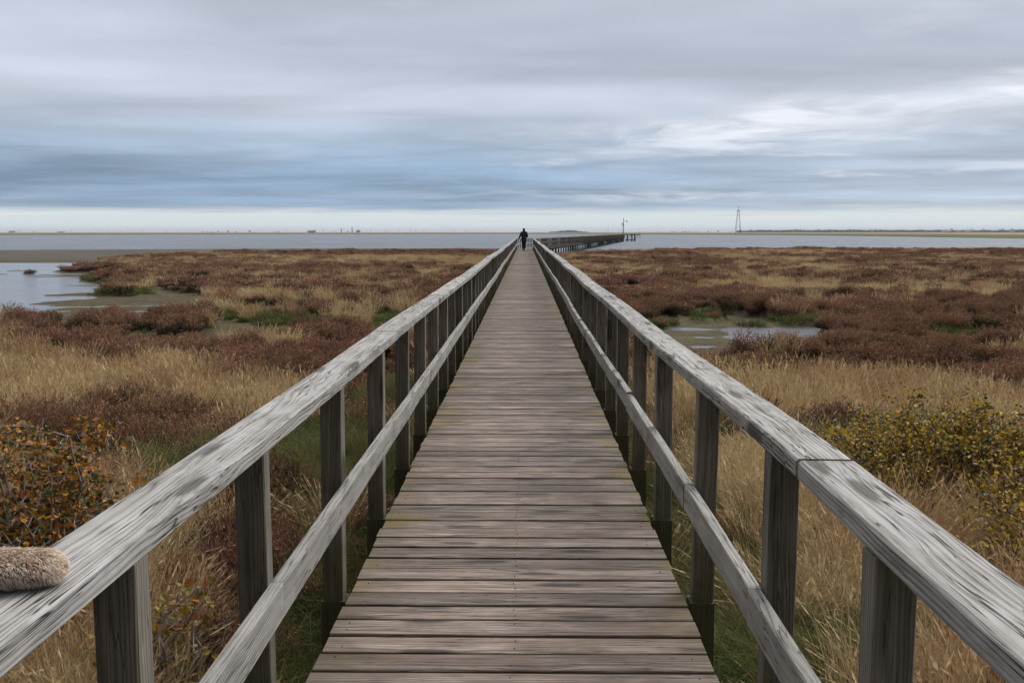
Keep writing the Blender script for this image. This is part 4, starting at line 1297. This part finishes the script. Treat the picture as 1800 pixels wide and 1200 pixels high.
# ------------------------------------------------------------------ bushes
def bush(name, loc, rx, ry, rz, nst, nleaf, leaf, seed, cols, twig_col, label, clump=40, twigs=60, cat='bush', bare=0.0):
    r = np.random.default_rng(seed); rnd = random.Random(seed)
    b = empty(name, loc)
    tag(b, label, cat)
    mt = plain(name + '_bark', twig_col, 0.7, 0.3, 0, 0.35, 30)
    m = MB()
    tips = []
    for i in range(nst):
        a = rnd.uniform(0, 6.283); q = rnd.uniform(0.1, 1) ** 0.6
        end = Vector((rx * q * math.cos(a), ry * q * math.sin(a), rz * (1.05 - 0.5 * q * q) * rnd.uniform(0.75, 1.05)))
        st_ = Vector((end.x * 0.25, end.y * 0.25, 0))
        pts = []; n = 7
        bend = Vector((rnd.uniform(-.12, .12), rnd.uniform(-.12, .12), 0.12))
        for k in range(n):
            f = k / (n - 1)
            p = st_.lerp(end, f) + bend * math.sin(f * 3.14) + Vector((rnd.uniform(-.02, .02), rnd.uniform(-.02, .02), rnd.uniform(-.015, .015)))
            pts.append(p)
        m.tube(pts, [0.011 * (1 - 0.75 * k / (n - 1)) + 0.0015 for k in range(n)], 5, caps=False)
        for j in range(5):
            k = rnd.randint(2, n - 1); p0 = pts[k]
            d = Vector((rnd.gauss(0, 1), rnd.gauss(0, 1), rnd.uniform(-0.1, 1.2))).normalized()
            ln = rnd.uniform(0.10, 0.30)
            q1 = p0 + d * ln * 0.5 + Vector((rnd.uniform(-.02, .02),) * 3); q2 = p0 + d * ln + Vector((rnd.uniform(-.03, .03), rnd.uniform(-.03, .03), 0.02))
            m.tube([p0, q1, q2], [0.0042, 0.003, 0.0014], 4, caps=False)
            tips += [q1, q2]
            if rnd.random() < 0.6:
                d2 = (d + Vector((rnd.gauss(0, .7), rnd.gauss(0, .7), rnd.gauss(0, .5)))).normalized()
                q3 = q1 + d2 * rnd.uniform(0.06, 0.16)
                m.tube([q1, q3], [0.0028, 0.0011], 4, caps=False); tips.append(q3)
        tips += pts[3:]
    m.build('branches', mt, b)
    T = np.array([tuple(p) for p in tips])
    sel = r.integers(0, len(T), nleaf)
    keepT = r.random(len(T)) > bare
    sel = sel[keepT[sel]]
    n = len(sel)
    P = T[sel] + r.normal(0, 1, (n, 3)) * np.array([0.045, 0.045, 0.035])
    P[:, 2] = np.maximum(P[:, 2], 0.04)
    a_ = unit(r.normal(0, 1, (n, 3)) * np.array([1, 1, 0.5]))
    nn = unit(r.normal(0, 0.7, (n, 3)) + np.array([0, 0, 1.0]))
    s_ = unit(np.cross(a_, nn)); nn = np.cross(s_, a_)
    L = leaf * r.uniform(0.65, 1.3, (n, 1)); Wd = L * r.uniform(0.36, 0.5, (n, 1))
    cup = nn * L * 0.18
    v0 = P - a_ * L * .5; v1 = P - a_ * L * .12 + s_ * Wd + cup; v2 = P + a_ * L * .28 + s_ * Wd * .7 + cup; v3 = P + a_ * L * .55
    v4 = P + a_ * L * .28 - s_ * Wd * .7 + cup; v5 = P - a_ * L * .12 - s_ * Wd + cup
    VV = np.stack([v0, v1, v2, v3, v4, v5], 1).reshape(-1, 3)
    i0 = np.arange(n)[:, None] * 6
    Qd = np.concatenate([i0 + np.array([[0, 1, 2, 3]]), i0 + np.array([[0, 3, 4, 5]])], 0)
    tone = np.repeat(r.random(n), 6)
    hh = np.repeat(np.clip(P[:, 2] / rz, 0, 1), 6)
    mm, t, bs = new_mat(name + '_leaves')
    g = t.n.new('ShaderNodeNewGeometry')
    c = t.ramp(t.attr('tone', 'Fac'), [(i / max(len(cols) - 1, 1), c_) for i, c_ in enumerate(cols)], 'LINEAR')
    c = t.mix(t.ss(t.noise(g.outputs['Position'], 90.0, 3, 0.6), 0.52, 0.68), c, t.vmath('SCALE', c, 0.55))
    t.put(bs.inputs['Base Color'], c)
    bs.inputs['Roughness'].default_value = 0.5
    bs.inputs['Specular IOR Level'].default_value = 0.3
    tr = t.n.new('ShaderNodeBsdfTranslucent'); t.put(tr.inputs[0], c)
    mx = t.n.new('ShaderNodeMixShader'); mx.inputs[0].default_value = 0.25
    out = [q for q in t.n if q.type == 'OUTPUT_MATERIAL'][0]
    t.l.new(bs.outputs[0], mx.inputs[1]); t.l.new(tr.outputs[0], mx.inputs[2]); t.l.new(mx.outputs[0], out.inputs[0])
    o = bpy.data.objects.new('leaves', np_mesh('leaves', VV, Qd, mm, {'tone': tone, 'hh': hh}))
    COL.objects.link(o); o.parent = b
    return b
G1, G2, Yl, Or, Br, Rd = (0.05, 0.065, 0.015), (0.12, 0.125, 0.022), (0.42, 0.26, 0.03), (0.42, 0.15, 0.025), (0.14, 0.055, 0.022), (0.24, 0.06, 0.02)
def gz(x, y): return float(terrain_z(np.array([x]), np.array([y]))[0][0])
bl = at(70, 930, 5.6)
bush('berry_bush', (bl[0] - 0.12, 5.6, gz(bl[0], 5.6)), 0.80, 0.80, 1.22, 56, 9000, 0.036, 31,
     [G1, (0.50, 0.17, 0.02), G1, G2, Br, G1, (0.62, 0.24, 0.02), (0.09, 0.10, 0.02), G1, (0.66, 0.32, 0.02), G2, (0.5, 0.15, 0.02), Br, G1, (0.62, 0.26, 0.02)], (0.24, 0.23, 0.235), 'twiggy bush with orange and green leaves and grey twigs behind the left handrail', bare=0.30)
b2 = at(300, 960, 4.4)
bush('small_shrub', (b2[0], 4.4, gz(b2[0], 4.4)), 0.30, 0.30, 0.72, 10, 330, 0.036, 33,
     [G2, Yl, (0.30, 0.27, 0.04), Br, Or, (0.22, 0.22, 0.03)], (0.22, 0.19, 0.17), 'small yellow leaved shrub seen between the two nearest left posts', bare=0.35, cat='shrub')
YC = [G1, (0.66, 0.36, 0.02), (0.07, 0.085, 0.015), (0.68, 0.44, 0.02), (0.05, 0.045, 0.02), G1, (0.66, 0.42, 0.02), (0.09, 0.10, 0.018), Br, (0.70, 0.50, 0.03), (0.10, 0.11, 0.02), G1, (0.58, 0.30, 0.02)]
bush('yellowing_bush', (3.35, 7.9, gz(3.35, 7.9)), 1.05, 0.95, 0.95, 60, 12000, 0.030, 35, YC, (0.13, 0.10, 0.09), 'low dense yellow and green bush, farther left one behind the right handrail', bare=0.15)
bush('yellowing_bush', (4.3, 7.2, gz(4.3, 7.2)), 1.05, 1.0, 0.95, 60, 12000, 0.030, 36, YC, (0.13, 0.10, 0.09), 'low dense bush with yellow leaves and bare stems at the right edge', bare=0.22)
bush('yellowing_bush', (3.5, 6.0, gz(3.5, 6.0)), 0.95, 0.75, 0.72, 42, 7600, 0.030, 37, YC, (0.16, 0.12, 0.10), 'nearer small yellow leaved bush just beyond the right handrail', bare=0.2)

# ------------------------------------------------------------------ person walking away at the far end
M_COAT = plain('dark_coat', (0.022, 0.023, 0.030), 0.85, 0.15)
M_TROUS = plain('dark_trousers', (0.010, 0.010, 0.013), 0.9, 0.1)
M_SKIN = plain('skin', (0.45, 0.28, 0.20), 0.6)
M_SHOE = plain('shoe_leather', (0.012, 0.011, 0.010), 0.5)
def skinned(name, pts, edges, radii, mat, parent, root=0, sub=2):
    me = bpy.data.meshes.new(name); me.from_pydata(pts, edges, [])
    o = bpy.data.objects.new(name, me); COL.objects.link(o); o.parent = parent
    me.materials.append(mat)
    o.modifiers.new('skin', 'SKIN')
    if not me.skin_vertices: me.attributes
    for i, r in enumerate(radii):
        sv = me.skin_vertices[0].data[i]
        sv.radius = (r if isinstance(r, tuple) else (r, r)); sv.use_root = (i == root)
    s = o.modifiers.new('subdivision', 'SUBSURF'); s.levels = sub; s.render_levels = sub
    for p in me.polygons: p.use_smooth = True
    return o
pp = at(921, 441, 78.5)
pe = empty('person', (-0.10, 78.3, 0.0))
tag(pe, 'person in a dark hooded coat and dark trousers walking away, left hand on the railing', 'person')
LH, RH = (-0.43, 0.12, 0.92), (0.20, 0.20, 1.04)
bp_ = [(0, 0, 0.94), (0, 0, 1.15), (0, 0.01, 1.36), (0, 0.015, 1.50), (0, 0.02, 1.60), (0, 0.02, 1.70), (0, 0.02, 1.78),
       (-0.19, 0, 1.44), (-0.28, 0.0, 1.17), LH, (-0.50, 0.15, 0.91),
       (0.19, 0, 1.44), (0.27, -0.04, 1.16), RH, (0.15, 0.27, 1.06),
       (-0.09, 0, 0.90), (-0.07, 0.03, 0.50), (-0.06, -0.02, 0.09), (-0.065, 0.12, 0.04),
       (0.09, 0, 0.90), (0.07, -0.02, 0.50), (0.05, -0.14, 0.13), (0.055, -0.01, 0.045)]
ed_ = [(0, 1), (1, 2), (2, 3), (3, 4), (4, 5), (5, 6), (2, 7), (7, 8), (8, 9), (9, 10), (2, 11), (11, 12), (12, 13), (13, 14), (0, 15), (15, 16), (16, 17), (17, 18), (0, 19), (19, 20), (20, 21), (21, 22)]
rd_ = [(.15, .10), (.14, .10), (.16, .11), (.06, .06), (.078, .09), (.08, .098), (.05, .06), .055, .045, .030, .028, .055, .045, .030, .028, .085, .058, .042, .038, .085, .058, .042, .038]
# fingers: rooted in the palms
for (hx, hy, hz), base_i in (((-0.50, 0.15, 0.91), 10), ((0.15, 0.27, 1.06), 14)):
    for f, (ox, ln) in enumerate(((-0.03, 0.07), (-0.012, 0.085), (0.008, 0.08), (0.026, 0.06))):
        a = len(bp_)
        bp_ += [(hx + ox, hy + 0.05, hz - 0.004), (hx + ox, hy + 0.05 + ln * 0.5, hz - 0.012), (hx + ox, hy + 0.04 + ln * 0.8, hz - 0.04)]
        ed_ += [(base_i, a), (a, a + 1), (a + 1, a + 2)]; rd_ += [.010, .009, .008]
    a = len(bp_); bp_ += [(hx + 0.045, hy + 0.01, hz - 0.005), (hx + 0.06, hy + 0.045, hz - 0.02)]; ed_ += [(base_i, a), (a, a + 1)]; rd_ += [.011, .009]
body = skinned('body', bp_, ed_, rd_, M_SKIN, pe, 0, 1)
skinned('coat', [(0, 0, 0.80), (0, 0, 0.96), (0, 0, 1.15), (0, 0.0, 1.36), (0, 0.01, 1.50), (-0.20, 0, 1.43), (-0.28, 0, 1.17), (-0.42, 0.11, 0.935), (0.20, 0, 1.43), (0.27, -0.04, 1.16), (0.205, 0.18, 1.035)],
        [(0, 1), (1, 2), (2, 3), (3, 4), (3, 5), (5, 6), (6, 7), (3, 8), (8, 9), (9, 10)],
        [(.225, .16), (.22, .16), (.21, .16), (.215, .16), (.11, .11), .095, .082, .06, .095, .085, .06], M_COAT, pe, 1, 2)
skinned('hood', [(0, 0.0, 1.47), (0, -0.01, 1.58), (0, -0.005, 1.69), (0, 0.01, 1.775)], [(0, 1), (1, 2), (2, 3)], [(.11, .11), (.105, .115), (.11, .122), (.07, .08)], M_COAT, pe, 1, 2)
skinned('trousers', [(0, 0, 0.93), (-0.10, 0, 0.88), (-0.08, 0.03, 0.50), (-0.065, -0.02, 0.12), (0.10, 0, 0.88), (0.08, -0.02, 0.50), (0.055, -0.13, 0.16)],
        [(0, 1), (1, 2), (2, 3), (0, 4), (4, 5), (5, 6)], [(.15, .12), .11, .085, .068, .11, .085, .068], M_TROUS, pe, 0, 2)
for s, (fx, fy, fz) in (('l', (-0.065, 0.0, 0.05)), ('r', (0.055, -0.11, 0.06))):
    skinned('shoe', [(fx, fy - 0.07, fz), (fx, fy + 0.03, fz), (fx, fy + 0.14, fz - 0.008)], [(0, 1), (1, 2)], [(.048, .05), (.05, .05), (.045, .035)], M_SHOE, pe, 1, 2)

# ------------------------------------------------------------------ furry roll on the left handrail
M_FLEECE = plain('fleece_skin', (0.26, 0.19, 0.14), 0.95, 0.05, 0, 0.2, 60)
m, t, b = new_mat('fleece_fur')
r1 = t.attr('r', 'Fac'); h1 = t.attr('h', 'Fac')
c = t.mix(r1, (0.72, 0.58, 0.46), (0.93, 0.84, 0.73))
g = t.n.new('ShaderNodeNewGeometry')
c = t.mix(t.math('MULTIPLY', t.ss(t.noise(g.outputs['Position'], 26, 3, 0.6), 0.55, 0.7), 0.45), c, (0.62, 0.38, 0.29))
c = t.mix(t.ss(h1, 0.4, 0.0), c, (0.34, 0.24, 0.17))
t.put(b.inputs['Base Color'], c); b.inputs['Roughness'].default_value = 0.85; b.inputs['Specular IOR Level'].default_value = 0.1
M_FUR = m
fl = empty('fleece_mitten', (-0.768, 1.592, 0.9005), math.radians(187))
tag(fl, 'furry beige fleece mitten lying across the left handrail at the photo edge', 'mitten')
NL, NA = 26, 22
def fl_pt(u, a):
    """u 0 at the blunt end over the rail, 1 outside the frame"""
    rx = 0.029 + 0.007 * math.sin(u * 3.0)
    if u < 0.12: rx *= (max(0.02, 1 - ((0.12 - u) / 0.123) ** 2.4)) ** 0.55
    if u > 0.85: rx *= math.sqrt(max(0.02, 1 - ((u - 0.85) / 0.155) ** 2))
    zc = 0.029 + 0.004 * math.sin(u * 3.0)
    yc = 0.012 * math.sin(u * 2.2)
    return (u * 0.30, yc + rx * 1.25 * math.cos(a), max(zc + rx * 0.80 * math.sin(a), 0.003))
vs = [fl_pt(i / (NL - 1), 2 * math.pi * j / NA) for i in range(NL) for j in range(NA)]
fs = [(i * NA + j, i * NA + (j + 1) % NA, (i + 1) * NA + (j + 1) % NA, (i + 1) * NA + j) for i in range(NL - 1) for j in range(NA)]
fs += [tuple(range(NA))[::-1], tuple((NL - 1) * NA + j for j in range(NA))]
mbb = MB(); mbb.add(vs, fs); body_f = mbb.build('lining', M_FLEECE, fl)
r = np.random.default_rng(3)
n = 20000
U = r.random(n); U[: n // 9] = r.random(n // 9) * 0.06; A = r.random(n) * 2 * np.pi
Pf = np.array([fl_pt(u, a) for u, a in zip(U, A)])
cen = np.array([(u * 0.30, 0.0, 0.03) for u in U])
Nf = unit(Pf - cen); Nf[:, 0] -= np.clip(0.10 - U, 0, 1) * 9
clumpv = np.stack([VN[0].fbm(U * 34, A * 4, 2) - .5, VN[1].fbm(U * 34, A * 4, 2) - .5, VN[2].fbm(U * 34, A * 4, 2) - .5], 1)
dirf = unit(unit(Nf) + np.array([-0.95, 0, -0.1]) + clumpv * 1.3 + r.normal(0, .14, (n, 3)))
ln = r.uniform(0.007, 0.012, n)
s = np.linspace(0, 1, 4)
Cc = Pf[:, None] + dirf[:, None] * (ln[:, None] * s)[..., None]
Cc[..., 2] = np.maximum(Cc[..., 2] - 0.004 * s ** 2, 0.002)
sdv = unit(np.cross(dirf, r.normal(size=(n, 3))))
Sv = sdv[:, None] * (0.0008 * (1.05 - s))[None, :, None]
vg = Veg(); vg.strips(Cc, Sv, np.repeat(s[None, :], n, 0), r.random(n), 0)
o = vg.obj('fur', M_FUR); COL.objects.link(o); o.parent = fl

# ------------------------------------------------------------------ the air over the bay: thin haze
m = bpy.data.materials.new('haze_air'); m.use_nodes = True
t = NT(m.node_tree); t.n.clear()
pv = t.n.new('ShaderNodeVolumePrincipled')
pv.inputs['Color'].default_value = (0.80, 0.88, 1.0, 1)
pv.inputs['Density'].default_value = 0.00011
ou = t.n.new('ShaderNodeOutputMaterial'); t.l.new(pv.outputs[0], ou.inputs['Volume'])
mb = MB()
x0, x1, y0, y1, z0, z1 = -9300, 9300, -3300, 12300, -3.5, 32
mb.add([(x0, y0, z0), (x1, y0, z0), (x1, y1, z0), (x0, y1, z0), (x0, y0, z1), (x1, y0, z1), (x1, y1, z1), (x0, y1, z1)],
       [(0, 3, 2, 1), (4, 5, 6, 7), (0, 1, 5, 4), (1, 2, 6, 5), (2, 3, 7, 6), (3, 0, 4, 7)])
tag(mb.build('haze', m), kind='stuff')
